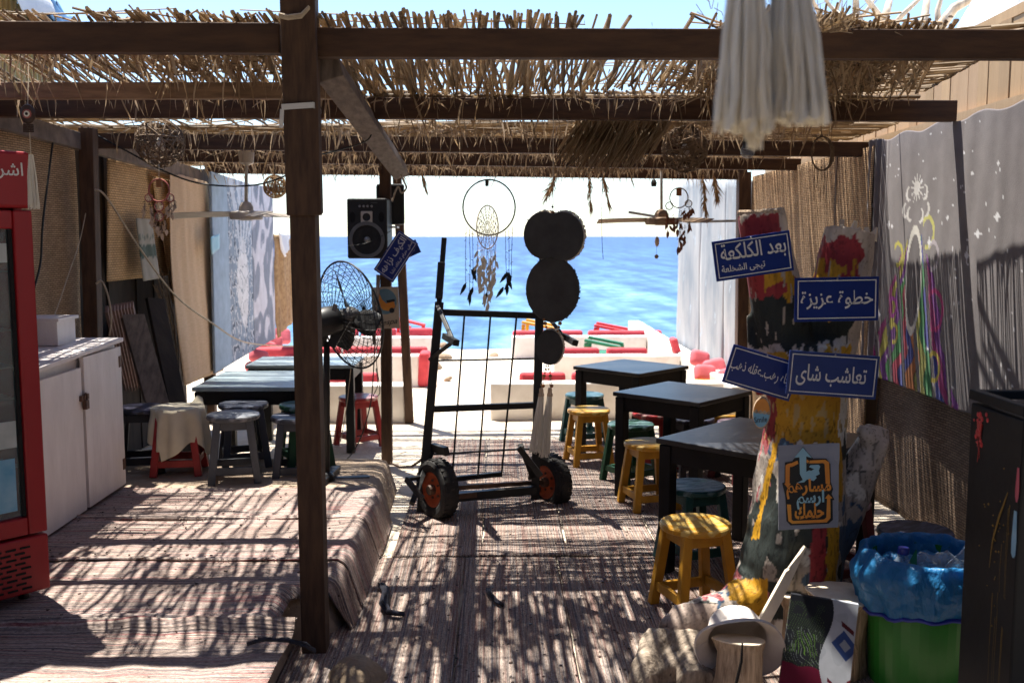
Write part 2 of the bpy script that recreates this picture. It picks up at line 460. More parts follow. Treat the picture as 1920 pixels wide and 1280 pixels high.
    def build(self, name, mats, parent=None, smooth=False, bevel=0, local=False, keep=False):
        mats = [mats] if isinstance(mats, str) else mats
        me = bpy.data.meshes.new(name)
        M = Matrix.Identity(4)
        if parent is not None:
            r = parent
            while r.parent is not None: r = r.parent
            if not local: M = ROOTM.get(r.name, Matrix.Identity(4)).inverted()
            vs = [M @ Vector(v) for v in self.v]; off = None
        else:
            a = np.array(self.v)
            off = Vector(((a[:, 0].min() + a[:, 0].max()) / 2, (a[:, 1].min() + a[:, 1].max()) / 2, a[:, 2].min()))
            if keep: off = Vector((0, 0, 0))
            vs = [Vector(v) - off for v in self.v]
        me.from_pydata(vs, [], self.f)
        for x in mats: me.materials.append(MATS[x])
        me.polygons.foreach_set('material_index', self.m)
        if smooth: me.polygons.foreach_set('use_smooth', [True] * len(me.polygons))
        me.validate(); me.update()
        o = bpy.data.objects.new(name, me)
        COL.objects.link(o)
        if parent is not None: o.parent = parent
        else:
            o.location = off; ROOTM[o.name] = Matrix.Translation(off)
        if bevel:
            b = o.modifiers.new('bevel', 'BEVEL'); b.width = bevel; b.segments = 2; b.limit_method = 'ANGLE'; b.angle_limit = R(40)
        return o

def tag(o, label=None, cat=None, group=None, kind=None):
    for k, v in (('label', label), ('category', cat), ('group', group), ('kind', kind)):
        if v: o[k] = v
    return o
def thing(name, label, cat, loc=(0, 0, 0), rot=(0, 0, 0), group=None, mat=None):
    o = bpy.data.objects.new(name, None)
    o.empty_display_size = .1
    COL.objects.link(o)
    if mat is None: mat = Matrix.LocRotScale(Vector(loc), Euler(rot), None)
    o.location = mat.to_translation(); o.rotation_euler = mat.to_euler()
    ROOTM[o.name] = mat
    return tag(o, label, cat, group)
KIDS = {}
def copy_tree(o, parent=None):
    c = o.copy(); COL.objects.link(c)
    if parent is not None: c.parent = parent
    for ch in list(o.children): copy_tree(ch, c)
    return c
def ringpts(c, u, v, ru, rv=None, n=28):
    rv = ru if rv is None else rv
    return [Vector(c) + Vector(u) * ru * math.cos(2 * math.pi * k / n) + Vector(v) * rv * math.sin(2 * math.pi * k / n) for k in range(n)]
def nz(x, y=0., z=0.):
    return NZ.noise(Vector((x, y, z)))
XA, YA, ZA = Vector((1, 0, 0)), Vector((0, 1, 0)), Vector((0, 0, 1))
def frame(px, py, Y, roll=0, yaw=0, tilt=0):
    """a frame standing at a place, x to the right, z up, -y towards the viewer; roll in degrees clockwise as seen"""
    return Matrix.Translation(P(px, py, Y)) @ Euler((R(tilt), R(roll), R(yaw))).to_matrix().to_4x4()
def paint(o, fn):
    """fn(array of local points) -> array of linear colours, stored on the mesh"""
    me = o.data
    n = len(me.vertices)
    co = np.empty(n * 3, dtype=np.float32); me.vertices.foreach_get('co', co)
    c = fn(co.reshape(n, 3))
    at = me.color_attributes.new('paint', 'FLOAT_COLOR', 'POINT')
    at.data.foreach_set('color', np.concatenate([c, np.ones((n, 1))], 1).astype(np.float32).ravel())
def vnoise(p, s, seed=0):
    return np.array([NZ.noise(Vector((a[0] * s + seed, a[1] * s, a[2] * s))) for a in p])

# Arabic lettering: joined letter shapes, laid right to left
_F = {'ا': 'ﺍﺎ', 'ب': 'ﺏﺐﺑﺒ', 'ت': 'ﺕﺖﺗﺘ', 'ج': 'ﺝﺞﺟﺠ', 'ح': 'ﺡﺢﺣﺤ', 'خ': 'ﺥﺦﺧﺨ', 'د': 'ﺩﺪ', 'ذ': 'ﺫﺬ', 'ر': 'ﺭﺮ', 'ز': 'ﺯﺰ', 'س': 'ﺱﺲﺳﺴ', 'ش': 'ﺵﺶﺷﺸ',
      'ط': 'ﻁﻂﻃﻄ', 'ع': 'ﻉﻊﻋﻌ', 'ف': 'ﻑﻒﻓﻔ', 'ق': 'ﻕﻖﻗﻘ', 'ك': 'ﻙﻚﻛﻜ', 'ل': 'ﻝﻞﻟﻠ', 'م': 'ﻡﻢﻣﻤ', 'ن': 'ﻥﻦﻧﻨ', 'ه': 'ﻩﻪﻫﻬ', 'و': 'ﻭﻮ', 'ي': 'ﻱﻲﻳﻴ', 'ى': 'ﻯﻰ', 'ة': 'ﺓﺔ'}
def shape_ar(s):
    out = []
    for i, ch in enumerate(s):
        f = _F.get(ch)
        if not f: out.append(ch); continue
        pj = i > 0 and len(_F.get(s[i - 1], '')) == 4
        nj = len(f) == 4 and i + 1 < len(s) and s[i + 1] in _F
        out.append(f[(1 if pj else 0) if not nj else (3 if pj else 2)])
    return ''.join(reversed(out))
def text_mesh(s, mat4, size, width=None, off=0, shear=0, depth=.0006, arabic=True):
    """letters as a mesh builder, centred in the frame's x/z plane and facing -y"""
    cu = bpy.data.curves.new('letters', 'FONT')
    cu.body = shape_ar(s) if arabic else s
    cu.size = 1; cu.offset = off; cu.shear = shear; cu.resolution_u = 4
    o = bpy.data.objects.new('letters', cu); COL.objects.link(o)
    dg = bpy.context.evaluated_depsgraph_get()
    me = bpy.data.meshes.new_from_object(o.evaluated_get(dg))
    vs = [v.co.copy() for v in me.vertices]; fs = [tuple(p.vertices) for p in me.polygons]
    COL.objects.unlink(o); bpy.data.objects.remove(o); bpy.data.curves.remove(cu); bpy.data.meshes.remove(me)
    x0, x1 = min(v.x for v in vs), max(v.x for v in vs); y0, y1 = min(v.y for v in vs), max(v.y for v in vs)
    k = size / (y1 - y0); kx = width / (x1 - x0) if width else k
    b = MB()
    b.add([mat4 @ Vector(((v.x - (x0 + x1) / 2) * kx, -depth, (v.y - (y0 + y1) / 2) * k)) for v in vs], fs)
    return b

# ================================================================== the setting
def ground_z(x, y):
    z = .012 * nz(x * 1.3, y * 1.3) + .02 * nz(x * .4, y * .4, 5)
    z *= max(0, min(1, (y - 7.2) / 1.5)) if y > 0 else 1
    if y > 13.4: z -= (y - 13.4) * .055 if y < 60 else 2.56 + (y - 60) * .002
    return z - .004
gx = [-6000, -900, -120, -30, -14, -8] + [-6 + .25 * i for i in range(49)] + [8, 14, 30, 120, 900, 6000]
gy = [-60, -20, -6, 0, 2, 4, 6, 7] + [7.2 + .2 * i for i in range(60)] + [20, 24, 30, 60, 300, 1500, 9000]
b = MB()
b.add([(x, y, ground_z(x, y)) for y in gy for x in gx], [(j * len(gx) + i, j * len(gx) + i + 1, (j + 1) * len(gx) + i + 1, (j + 1) * len(gx) + i) for j in range(len(gy) - 1) for i in range(len(gx) - 1)])
tag(b.build('sand_ground', 'sand', smooth=True, keep=True), kind='structure')
b = MB()
sy = [13.6, 15, 16, 17, 18.5, 20, 23, 27, 32, 40, 52, 70, 100, 150, 250, 500, 1000, 2500, 6000, 12000]
sxx = [-9000, -2000, -400, -100, -30, -12, -6, -3, 0, 3, 6, 12, 30, 100, 400, 2000, 9000]
b.add([(x, y, -.085) for y in sy for x in sxx], [(j * len(sxx) + i, j * len(sxx) + i + 1, (j + 1) * len(sxx) + i + 1, (j + 1) * len(sxx) + i) for j in range(len(sy) - 1) for i in range(len(sxx) - 1)])
tag(b.build('sea', 'sea', smooth=True, keep=True), kind='structure')
# raised earth platform on the left, its edge slumped
PZ = .2
def edge_x(y):
    t_ = max(0, min(1, (y - 3.78) / .16))
    return -.86 + .17 * t_ * t_ * (3 - 2 * t_) + .02 * nz(y * 1.7)
b = MB()
prof = [(-1.0, 0, .0), (-.62, 0, 0), (-.05, 0, 0), (.0, -.012, 0), (.02, -.045, 0), (.035, -.1, 0), (.055, -.16, 0), (.075, -.23, 0)]
rows = [2.2 + .1 * i for i in range(41)]
vs = []
for y in rows:
    for dx, dz, _ in prof:
        vs.append((edge_x(y) + (dx if dx > -.9 else -2.1), y, PZ + dz + .008 * nz(dx * 9, y * 5)))
n = len(prof)
b.add(vs, [(j * n + i, j * n + i + 1, (j + 1) * n + i + 1, (j + 1) * n + i) for j in range(len(rows) - 1) for i in range(n - 1)])
k = len(rows) - 1
b.add([vs[k * n + i] for i in range(n)] + [(x, y + .14, -.05) for x, y, z in vs[k * n:]], [(i + 1, i, n + i, n + i + 1) for i in range(n - 1)])
tag(b.build('earth_platform', 'packed_earth', smooth=True, keep=True), kind='structure')

# ================================================================== rag rugs
def rug(label, x0, x1, y0, y1, mat, z=0.0, amp=.006, drape=False, seed=0, nx=70, ny=26, skew=0, lift=None):
    def fn(u, v):
        y = y0 + (y1 - y0) * v
        x = x0 + (x1 - x0) * u
        zz = z + .006 + amp * (nz(x * 3 + seed, y * 3) + .6 * nz(x * 9, y * 9 + seed)) + amp
        y += .018 * nz(x * 1.5, seed, v)
        if drape:
            s = u * (x1 - x0)
            ex = edge_x(y) - .01
            x = x0 + s
            if x > ex:
                d = min(x - ex, .27 if y > 3.9 else .08)
                a = min(d / .07, 1.2)
                x = ex + .07 * math.sin(a) + max(0, d - .084) * .30
                zz = z + .01 - .07 * (1 - math.cos(a)) - max(0, d - .084) * .92 + amp + .006 * nz(d * 20, y * 14, seed)
                zz = max(zz, .012)
        else:
            x += .012 * nz(y * 2, seed, u) + skew * v
        if lift: zz += lift(u, v)
        return (x, y, zz)
    b = MB()
    b.sheet(fn, nx, ny, (0, 0, -.006))
    # loose fringe ends along the two cut sides
    for s in (0, 1):
        for i in range(26):
            p = Vector(fn(random.random(), s)) if not drape else Vector(fn(random.random() * .7, s))
            d = Vector((random.uniform(-.02, .02), (1 if s else -1) * random.uniform(.005, .03), .002))
            b.tube([p + Vector((0, 0, .003)), p + d * .5 + Vector((0, 0, .006)), p + d], .0022, 3)
    return tag(b.build('rag_rug', mat, smooth=True), label, 'rug', 'rag rugs on the floor')
def fold(at, h, w):
    return lambda u, v: h * math.exp(-((v - at) / w) ** 2)
rug('pink and cream striped rag rug nearest the grey stool on the earth platform', -2.35, -.36, 4.80, 5.44, 'rug_across', PZ, .007, True, 3, lift=fold(.03, .02, .03))
rug('striped rag rug on the platform beside the white cupboard doors', -2.2, -.36, 4.14, 4.82, 'rug_across', PZ + .003, .008, True, 11, lift=fold(.02, .025, .03))
rug('striped rag rug before the red fridge, with the largest sun patch', -2.6, -.36, 3.46, 4.15, 'rug_across', PZ + .006, .010, True, 23, lift=fold(.05, .02, .05))
rug('crumpled striped rag rug at bottom left beside the front post foot', -2.6, -.72, 2.75, 3.47, 'rug_across', PZ - .01, .016, False, 37, lift=lambda u, v: .05 * math.exp(-((v - .97) / .035) ** 2) * (.5 + .5 * u))
AL = ['narrow frayed striped rug lying along the foot of the earth platform', 'brown and grey striped runner in the middle of the near floor',
      'pale striped runner on the near floor ending at the driftwood root', 'striped runner under the near yellow stool and the blue bag bin']
for i, (x0, x1) in enumerate([(-.80, -.16), (-.155, .30), (.305, .80), (.805, 2.2)]):
    rug(AL[i], x0, x1, 2.6, 4.83, 'rug_along', 0, .005, False, 50 + i * 7, 24, 60)
AL = ['striped runner passing under the left wheel of the hand truck', 'striped runner under the middle of the hand truck frame', 'striped runner between the hand truck right wheel and the yellow stools',
      'striped runner beneath the black tables on the right']
for i, (x0, x1) in enumerate([(-.52, -.08), (-.075, .36), (.365, .83), (.835, 2.1)]):
    rug(AL[i], x0, x1, 4.84, 7.7, 'rug_along', .001, .006, False, 90 + i * 5, 24, 70)
# scraps of torn rug lying about
def scrap(label, pts, r, mat):
    b = MB()
    r *= .62
    for k in range(6):
        q = [Vector(p) + Vector((random.uniform(-1, 1), random.uniform(-1, 1), random.uniform(0, 1))) * r for p in pts]
        b.tube([q[0]] + [a.lerp(c, .5) + Vector((0, 0, random.uniform(0, r))) for a, c in zip(q, q[1:])] + [q[-1]], [r * random.uniform(.25, .7) for _ in range(len(q) + 1)], 5)
    tag(b.build('rag_scrap', mat, smooth=True), label, 'rag', 'torn rag scraps on the rugs')
scrap('dark blue torn rag heap on the floor near the platform foot', [G(715, 1100, .02), G(735, 1130, .02), G(705, 1150, .02), G(752, 1155, .02)], .028, 'rag_dark')
scrap('small black and pink rag knot in the middle of the near floor', [G(915, 1105, .02), G(918, 1125, .02), G(940, 1135, .02)], .016, 'rag_dark')
scrap('tied grey rag knot at the foot of the front post', [G(470, 1208, PZ + .05), G(520, 1200, PZ + .05), G(560, 1210, PZ + .04), G(590, 1222, PZ)], .016, 'rag_dark')
b = MB()
for i in range(900):
    if random.random() < .6: p = Vector((random.uniform(-.5, 1.2), random.uniform(3.2, 6), .014))
    else: p = Vector((random.uniform(-2.1, -.75), random.uniform(3.3, 5.4), PZ + .022))
    s = random.uniform(.003, .008)
    b.box(p, (s, s * random.uniform(.8, 2), s * .5), Euler((0, random.uniform(-.3, .3), random.uniform(0, 3))).to_matrix())
tag(b.build('leaf_litter', 'bead_dark'), 'specks of dry leaf scattered over the rugs', 'litter', kind='stuff')

# ================================================================== unseen enclosure added around the camera to cut ambient light
b = MB(); b.box((0, -3.05, 1.4), (7, .1, 2.8)); tag(b.build('back_blocker', 'dark_wall'), kind='structure')
b = MB(); b.box((-3.0, -.7, 1.4), (.1, 4.6, 2.8)); tag(b.build('left_blocker', 'dark_wall'), kind='structure')
b = MB(); b.box((3.0, -.7, 1.4), (.1, 4.6, 2.8)); tag(b.build('right_blocker', 'dark_wall'), kind='structure')
b = MB(); b.box((0, -1.35, 2.72), (6.6, 3.3, .08)); tag(b.build('ceiling', 'dark_wall'), kind='structure')  # unseen slab added overhead to hold back skylight
b = MB()
for i in range(4): b.box((.2, 1.26 + .13 * i, 2.735), (2.6, .124, .03))
for i in range(12): b.box((0, 2.06 + .13 * i, 2.66), (5.9, .126, .03))
tag(b.build('added_shade_boards', 'pale_wood'), kind='structure')  # unseen boards added to shade the tassel, black cabinet and near floor

# ================================================================== pergola frame
pg = thing('pergola', 'dark brown timber pergola frame with posts and cross beams holding the reed roof', 'pergola', (0, 6, 0))
def beam(a, c, h, d=.06, mat='beam_wood', name='beam', label=None):
    b = MB()
    b.bar(a, c, d, h)
    return tag(b.build(name, mat, pg, bevel=.004), label)
beam(P(-160, 70, 3.72), P(527, 74, 3.72), .106)
beam(P(583, 82, 3.75), P(2080, 86, 3.75), .104)
beam(P(-120, 171, 4.40), P(640, 171, 4.45), .07, .05, 'pale_wood', label='paler raw timber beam')
beam(P(-100, 200, 4.95), P(1790, 209, 4.95), .10)
beam(P(-30, 262, 6.2), P(1640, 281, 6.2), .09)
beam(P(200, 290, 7.4), P(1500, 309, 7.4), .085)
beam(P(385, 315, 8.52), P(1400, 327, 8.52), .09)
def post(a, c, w, mat='post_wood', name='post', w2=None):
    b = MB(); b.bar(a, c, w, w2 or w, up=(0, 1, 0)); return b.build(name, mat, pg, bevel=.004)
pf = post(G(590, 1226, .0) + Vector((0, .03, -.02)), P(558, -90, 3.74), .093)
b = MB(); b.bar(P(571, 404, 3.685), P(556, -90, 3.685), .126, .035, up=(0, 1, 0)); b.build('cover_board', 'post_wood', pf, bevel=.005)
b = MB(); b.bar(P(590, 400, 3.74), P(578, -90, 3.74), .05, .09, up=(0, 1, 0)); b.build('side_board', 'post_wood', pf, bevel=.004)
b = MB()
a, c = P(528, 201, 3.655), P(588, 197, 3.655)
b.bar(a, c, .006, .02); b.bar(c, c + Vector((.002, .13, -.008)), .004, .02)
b.bar(P(529, 205, 3.655), P(527, 240, 3.66), .005, .014, up=(1, 0, 0))
b.build('plastic_strap', 'sign_white', pf)
b = MB()
for k in range(3):
    b.tube([P(522, 26 + 3 * k, 3.64), P(540, 30 + 3 * k, 3.65), P(565, 27 + 3 * k, 3.65), P(580, 12 + 2 * k, 3.65)], .005, 5)
b.build('rope_tie', 'cord_beige', pf)
post(G(726, 868, .03), P(722, 268, 6.62), .072)
post(G(768, 792, 0), P(744, 318, 8.5), .072)
post(Vector((-2.46, 6.05, 0)), Vector((-2.42, 6.05, 2.24)), .085)
post(Vector((-2.46, 8.52, 0)), Vector((-2.46, 8.52, 2.16)), .085)
post(Vector((2.13, 8.5, 0)), Vector((2.1, 8.5, 2.14)), .105)
post(Vector((2.28, 6.62, 0)), Vector((2.28, 6.62, 2.16)), .085)
b = MB(); b.bar(P(614, 128, 3.86), P(750, 322, 6.55), .085, .10, up=(1, 0, .3)); b.build('diagonal_brace', 'grey_wood', pg, bevel=.006)
b = MB(); b.bar(Vector((-2.5, 4.0, 2.215)), Vector((-2.44, 8.55, 2.09)), .05, .10); b.build('side_rail', 'grey_wood', pg, bevel=.004)

# ================================================================== reed mats of the roof
def roof_z(y):
    return 2.412 - .098 * (y - 3.6) if y < 4.95 else 2.28 - .019 * (y - 4.95)
def reeds(root, n, xr, yr, ang, length, r, zofs=0, keep=None, name='reed_layer', bend=.03, cap=.02):
    b = MB()
    for i in range(n):
        x = xr[0] + (xr[1] - xr[0]) * (i + random.random()) / n
        y = random.uniform(*yr) if yr[1] > yr[0] + .01 else yr[0]
        if keep and not keep(x, y): continue
        a = ang(x, y) + random.gauss(0, .05)
        ln = length * random.uniform(.75, 1.1)
        d = Vector((math.sin(a), math.cos(a), 0)); s = Vector((d.y, -d.x, 0))
        p0 = Vector((x, y, 0)) + s * random.uniform(-.006, .006)
        pts = []
        k = 4
        ph = random.uniform(-1, 1)
        for j in range(k + 1):
            q = p0 + d * ln * j / k + s * bend * ph * math.sin(j / k * 3.1) + s * random.uniform(-.004, .004)
            q.z = roof_z(q.y) + zofs + random.uniform(-.004, .012)
            pts.append(q)
        rr = r * random.uniform(.6, 1.25)
        b.tube(pts, [rr * random.uniform(.9, 1.1) for _ in pts], 5)
    return b.build(name, 'reed', root)
def leaves(root, n, xr, yr, lmin, lmax, zofs=0, wide=(.004, .012), name='dry_leaves', flat=.3):
    b = MB()
    for i in range(n):
        x, y = random.uniform(*xr), random.uniform(*yr)
        ln = random.uniform(lmin, lmax) * random.random() ** .6
        p = Vector((x, y, roof_z(y) + zofs - random.uniform(0, .03)))
        a = random.uniform(0, 6.28)
        if random.random() < flat: d = Vector((math.cos(a), math.sin(a), random.uniform(-.35, .05)))
        else: d = Vector((math.cos(a) * .35, math.sin(a) * .35, -1))
        d.normalize()
        pts, ws = [p], []
        cv = Vector((random.uniform(-.3, .3), random.uniform(-.3, .3), -.25))
        for j in range(4):
            p = p + d * ln / 4; d = (d + cv * .5).normalized(); pts.append(p)
        w = random.uniform(*wide)
        b.leaf(pts, [w * .5, w, w, w * .7, w * .08], (math.cos(a + 1.3), math.sin(a + 1.3), .2))
    o = b.build(name, 'dry_leaf', root)
    return tag(o, kind='stuff')
def cluttered(root, n, xr, yr, r=(.003, .006), ln=(.2, .7), zofs=.01, lean=1.57, spread=.5):
    b = MB()
    for i in range(n):
        p = Vector((random.uniform(*xr), random.uniform(*yr), 0)); a = random.gauss(lean, spread)
        d = Vector((math.sin(a), math.cos(a), 0)) * random.uniform(*ln) * .5
        q = [p - d, p + Vector((random.uniform(-.02, .02), random.uniform(-.02, .02), 0)), p + d]
        for x in q: x.z = roof_z(x.y) + zofs + random.uniform(-.02, .02)
        b.tube(q, random.uniform(*r), 4)
    return b.build('loose_reeds', 'reed', root)
m1 = thing('reed_mat', 'front reed roof mat of split canes sticking up above the front beam', 'reed mat', (0, 4.2, 2.36), group='reed mats of the roof')
def fan(x, y):
    return .02 * x + (.10 * (x - .6) + .15 * max(0, x - 1.0) if x > .6 else 0)
def gaps(x, y):
    if x > 1.28: return False
    if x < -2.15: return random.random() < .95
    if x < -1.5: return random.random() < .20
    if .3 < x < .95: return random.random() < .14
    if -.95 < x < -.25: return random.random() < .76
    if -1.5 < x <= -.95: return random.random() < .46
    if -.25 <= x < .35: return random.random() < .78
    return random.random() < (.97 if x < 1.74 else .0)
reeds(m1, 640, (-3.0, 2.0), (3.695, 3.765), lambda x, y: fan(x, y) * 1.0, 1.3, .0068, 0, gaps)
reeds(m1, 60, (.25, .95), (4.26, 4.34), lambda x, y: fan(x, y), .62, .0062, .012, None, 'short_reeds')
reeds(m1, 84, (-.95, .25), (4.30, 4.42), lambda x, y: fan(x, y), .58, .0062, .012, None, 'short_reeds')
reeds(m1, 130, (.85, 1.55), (3.66, 4.2), lambda x, y: fan(x, y) * 1.3 + .1, 1.0, .005, .016, None, 'upper_reeds')
reeds(m1, 110, (-1.9, -.9), (3.75, 4.1), lambda x, y: -.12, .85, .005, .016, None, 'upper_reeds')
cluttered(m1, 300, (.9, 1.6), (3.9, 4.9), (.003, .005), (.15, .6), .03, 1.2, .5)
reeds(m1, 50, (1.28, 1.74), (3.79, 3.85), lambda x, y: fan(x, y), 1.2, .0066)
cluttered(m1, 30, (-1.9, .9), (3.75, 4.9), (.002, .004), (.5, 1.6), .02, 1.57, .06)
cluttered(m1, 110, (-1.5, -.8), (3.8, 4.5), (.002, .005), (.1, .45), .0, .6, .7)
leaves(m1, 330, (-1.5, 1.8), (3.95, 4.9), .04, .22, flat=.1)
leaves(m1, 600, (.85, 1.75), (3.8, 4.9), .05, .24, .0, flat=.7)
leaves(m1, 300, (-2.1, -.7), (3.8, 4.6), .08, .32, flat=.03)
leaves(m1, 40, (-2.9, 1.9), (3.70, 3.76), .02, .06, .0, flat=.5)
b = MB()
for i in range(34):
    a = Vector((random.uniform(.9, 1.7), random.uniform(3.80, 4.2), 2.35)); c = Vector((random.uniform(2.0, 2.3), random.uniform(3.68, 3.82), random.uniform(2.26, 2.36)))
    m_ = a.lerp(c, .5) + Vector((random.uniform(-.03, .03), random.uniform(-.05, .05), random.uniform(-.03, .03)))
    b.tube([a, a.lerp(m_, .5), m_, m_.lerp(c, .6), c], random.uniform(.003, .006), 5)
b.build('upper_reeds', 'reed', m1)
# palm tuft above the beam on the right
b = MB()
for i in range(46):
    p = P(random.uniform(1480, 1590), 60, 3.66); a = random.gauss(.5, .6)
    d = Vector((math.sin(a), random.uniform(-.2, .2), abs(math.cos(a)) * .9)) * random.uniform(.04, .16)
    b.leaf([p, p + d * .5, p + d + Vector((.01, 0, -.01))], [.008, .006, .001], (.1, -1, .1))
tag(b.build('palm_tuft', 'dry_leaf'), 'dry palm leaf tuft poking up over the front beam behind the big tassel', 'palm leaf')

m2 = thing('reed_mat', 'middle reed roof mat with canes lying crosswise behind the second beam', 'reed mat', (0, 5.7, 2.33), group='reed mats of the roof')
cross = lambda x, y: 1.57
def rows(root, y0, y1, dy, x0, x1, r, prob, ln=(.9, 1.8), z=0, tilt=0, name_cut=True):
    b = MB()
    y = y0; xr_ = x1
    while y < y1:
        x = x0 - random.random(); x1 = 2.08 if (y < 5.9 and name_cut) else xr_
        while x < x1:
            l = random.uniform(*ln)
            if random.random() < prob(x, y):
                q = [Vector((min(max(x + l * j / 4, x0), x1), y + random.uniform(-.006, .006) + tilt * (x + l * j / 4), 0)) for j in range(5)]
                for v in q: v.z = roof_z(v.y) + z + random.uniform(-.006, .008)
                b.tube(q, r * random.uniform(.6, 1.3), 5)
            x += l * random.uniform(.7, 1)
        y += dy * random.uniform(.7, 1.3)
    return b.build('reed_layer', 'reed', root)
def holes(x, y):
    if 5.70 < y < 5.92 and -1.3 < x < .3: return .10
    if x < -2.6 and y < 5.9: return .95
    if x < -1.0 and y < 6.1: return 0
    return .92
rows(m1, 4.44, 5.5, .017, 1.15, 2.07, .0058, lambda x, y: .93, ln=(.5, .9), z=.012, tilt=-.30, name_cut=False)
rows(m2, 4.95, 6.75, .0118, -2.75, 2.36, .0062, holes, ln=(.5, 1.0))
reeds(m2, 150, (-2.75, -.75), (4.86, 4.92), lambda x, y: .03, 1.25, .0062, .0, lambda x, y: random.random() < (.30 if x < -1.35 else .66), 'long_reeds')
reeds(m2, 120, (-.9, .6), (4.9, 5.0), lambda x, y: .1, 0.5, .006, .018, None, 'upper_reeds')
reeds(m2, 120, (.3, 1.75), (4.9, 5.1), lambda x, y: .5, .6, .006, .018, None, 'upper_reeds')
leaves(m2, 900, (-1.2, 1.8), (5.0, 6.8), .05, .26)
leaves(m2, 260, (-2.4, 1.9), (6.1, 6.3), .06, .22, -.01)
leaves(m2, 240, (-2.3, 1.8), (4.9, 5.05), .06, .2, -.01)
cluttered(m2, 90, (-2.6, 2.2), (4.9, 6.8), (.003, .006), (.2, .9), .02)
m3 = thing('reed_mat', 'rear reed roof mat with shaggy hanging fringe over the beach side beam', 'reed mat', (0, 7.6, 2.3), group='reed mats of the roof')
rows(m3, 6.75, 8.75, .0165, -2.7, 2.3, .0066, lambda x, y: .9 if x > .4 else (.55 if nz(x * 3, y * 3) > 0 else .85), ln=(.5, 1.2))
leaves(m3, 300, (-2.4, 1.9), (7.3, 7.5), .06, .22, -.01)
leaves(m3, 1000, (-2.5, 2.1), (6.8, 8.75), .06, .26)
leaves(m3, 420, (-2.4, 2.05), (8.3, 8.75), .08, .24, -.02, (.003, .008))
cluttered(m3, 80, (-2.6, 2.2), (6.8, 8.7), (.003, .006), (.2, .9), .0)
# the drooping bundle of canes in the middle
for (r_, y_, n_) in ((m2, 6.08, 420), (m3, 7.28, 420), (m3, 8.42, 460), (m2, 4.86, 160)):
    leaves(r_, n_, (-1.9, 1.9), (y_ - .06, y_ + .03), .05, .17, -.02, (.004, .010), flat=.25)
m4 = thing('reed_curtain', 'dark drooping reed bundle hanging down from the roof above the owl hanging', 'reed mat', P(1150, 270, 5.4), group=None)
b = MB()
for i in range(330):
    u = random.random(); dp = random.random()
    a = P(1085 + 175 * u, 226 + random.uniform(-6, 6), 5.25 + .25 * dp)
    c = P(1040 + 165 * u + random.uniform(-16, 16), 305 + 22 * math.sin(u * 3.1) + random.uniform(-14, 8), 5.2 + .2 * dp)
    c = a + (c - a) * random.uniform(.65, 1.05)
    mid = a.lerp(c, .5) + Vector((random.uniform(-.008, .008), -.02, .0))
    b.tube([a, mid, c], [.005, .0045, .002], 4)
b.build('reed_layer', 'reed', m4)
m5 = thing('reed_curtain', 'pale shaggy thatch bundle hanging at the roof edge above the round dreamcatcher', 'reed mat', P(980, 305, 7.9))
b = MB()
for i in range(420):
    u = random.random()
    a = P(870 + 330 * u, 285 + random.uniform(-4, 6), 7.9 + random.uniform(-.1, .1))
    c = P(870 + 330 * u + random.gauss(6, 12), 318 + 18 * math.sin(u * 3.1) * random.random() + random.uniform(-6, 6), 7.85)
    b.tube([a, a.lerp(c, .5) + Vector((random.uniform(-.02, .02), -.02, 0)), c], [.005, .004, .0015], 3)
b.build('reed_layer', 'reed', m5)
def plume(label, px, py, px2, py2, Y, n=60, w=.035):
    b = MB()
    a, c = P(px, py, Y), P(px2, py2, Y)
    b.tube([a, a.lerp(c, .5), c], .004, 4)
    for i in range(n):
        t_ = random.random(); p = a.lerp(c, t_ * .92)
        d = (c - a).normalized() * random.uniform(.05, .13) + Vector((random.gauss(0, w), random.gauss(0, w), 0)) * (.5 + t_ * .5 - t_ ** 3 * .7)
        b.leaf([p, p + d * .5, p + d], [.006, .007, .001], (random.uniform(-1, 1), -1, 0))
    tag(b.build('pampas_plume', 'pampas'), label, 'dry plume', 'dry plumes hanging at the roof edge')
plume('short dry feathery plume hanging at the roof edge just left of the owl string', 1046, 322, 1026, 368, 8.2, 90, .05)
plume('dry feathery plume hanging at the roof edge right of the owl string', 1104, 325, 1108, 390, 8.2)
plume('curved dry feathery plume hanging between the owl and the small dreamcatcher', 1130, 325, 1142, 388, 8.2)
plume('dry brown plume hanging at the right end of the roof edge by the white panels', 1318, 328, 1324, 408, 8.1, 80, .035)
plume('broad dry plume hanging at the right end of the roof edge nearest the corner post', 1338, 328, 1345, 372, 8.1, 90, .04)
plume('tiny dry plume at the roof edge beside the diagonal brace', 790, 322, 796, 345, 8.3, 40, .02)

# ================================================================== walls and screens, left side
def W(px, py, X):
    d = ray(px, py)
    return Vector((0, 0, H)) + d * (X / d.x)
def bil(c, u, v):
    a, b_, c_, d = c
    return (a.lerp(b_, u)).lerp(d.lerp(c_, u), v)
def hang(name, label, cat, corners, mat, wav=.02, fr=7, nu=40, nv=40, t=(.004, 0, 0), group=None, sag=None, seed=0, axis=XA, build=True):
    def fn(u, v):
        p = bil(corners, u, v)
        if sag: p = p + sag(u, v)
        return p + axis * wav * (nz(u * fr + seed, v * 1.2, seed) + .4 * nz(u * fr * 2.3, v * 2.5, seed + 4))
    b = MB(); b.sheet(fn, nu, nv, t)
    return tag(b.build(name, mat, smooth=True), label, cat, group)
b = MB()
for i in range(38):
    y = 1.6 + .185 * i
    b.box((-2.68 + random.uniform(-.01, .01), y, 1.11), (.03, .18, 2.24 + random.uniform(-.05, .03)))
tag(b.build('board_fence', 'dark_wall'), 'dark board fence standing behind the woven screens on the left side', 'fence')
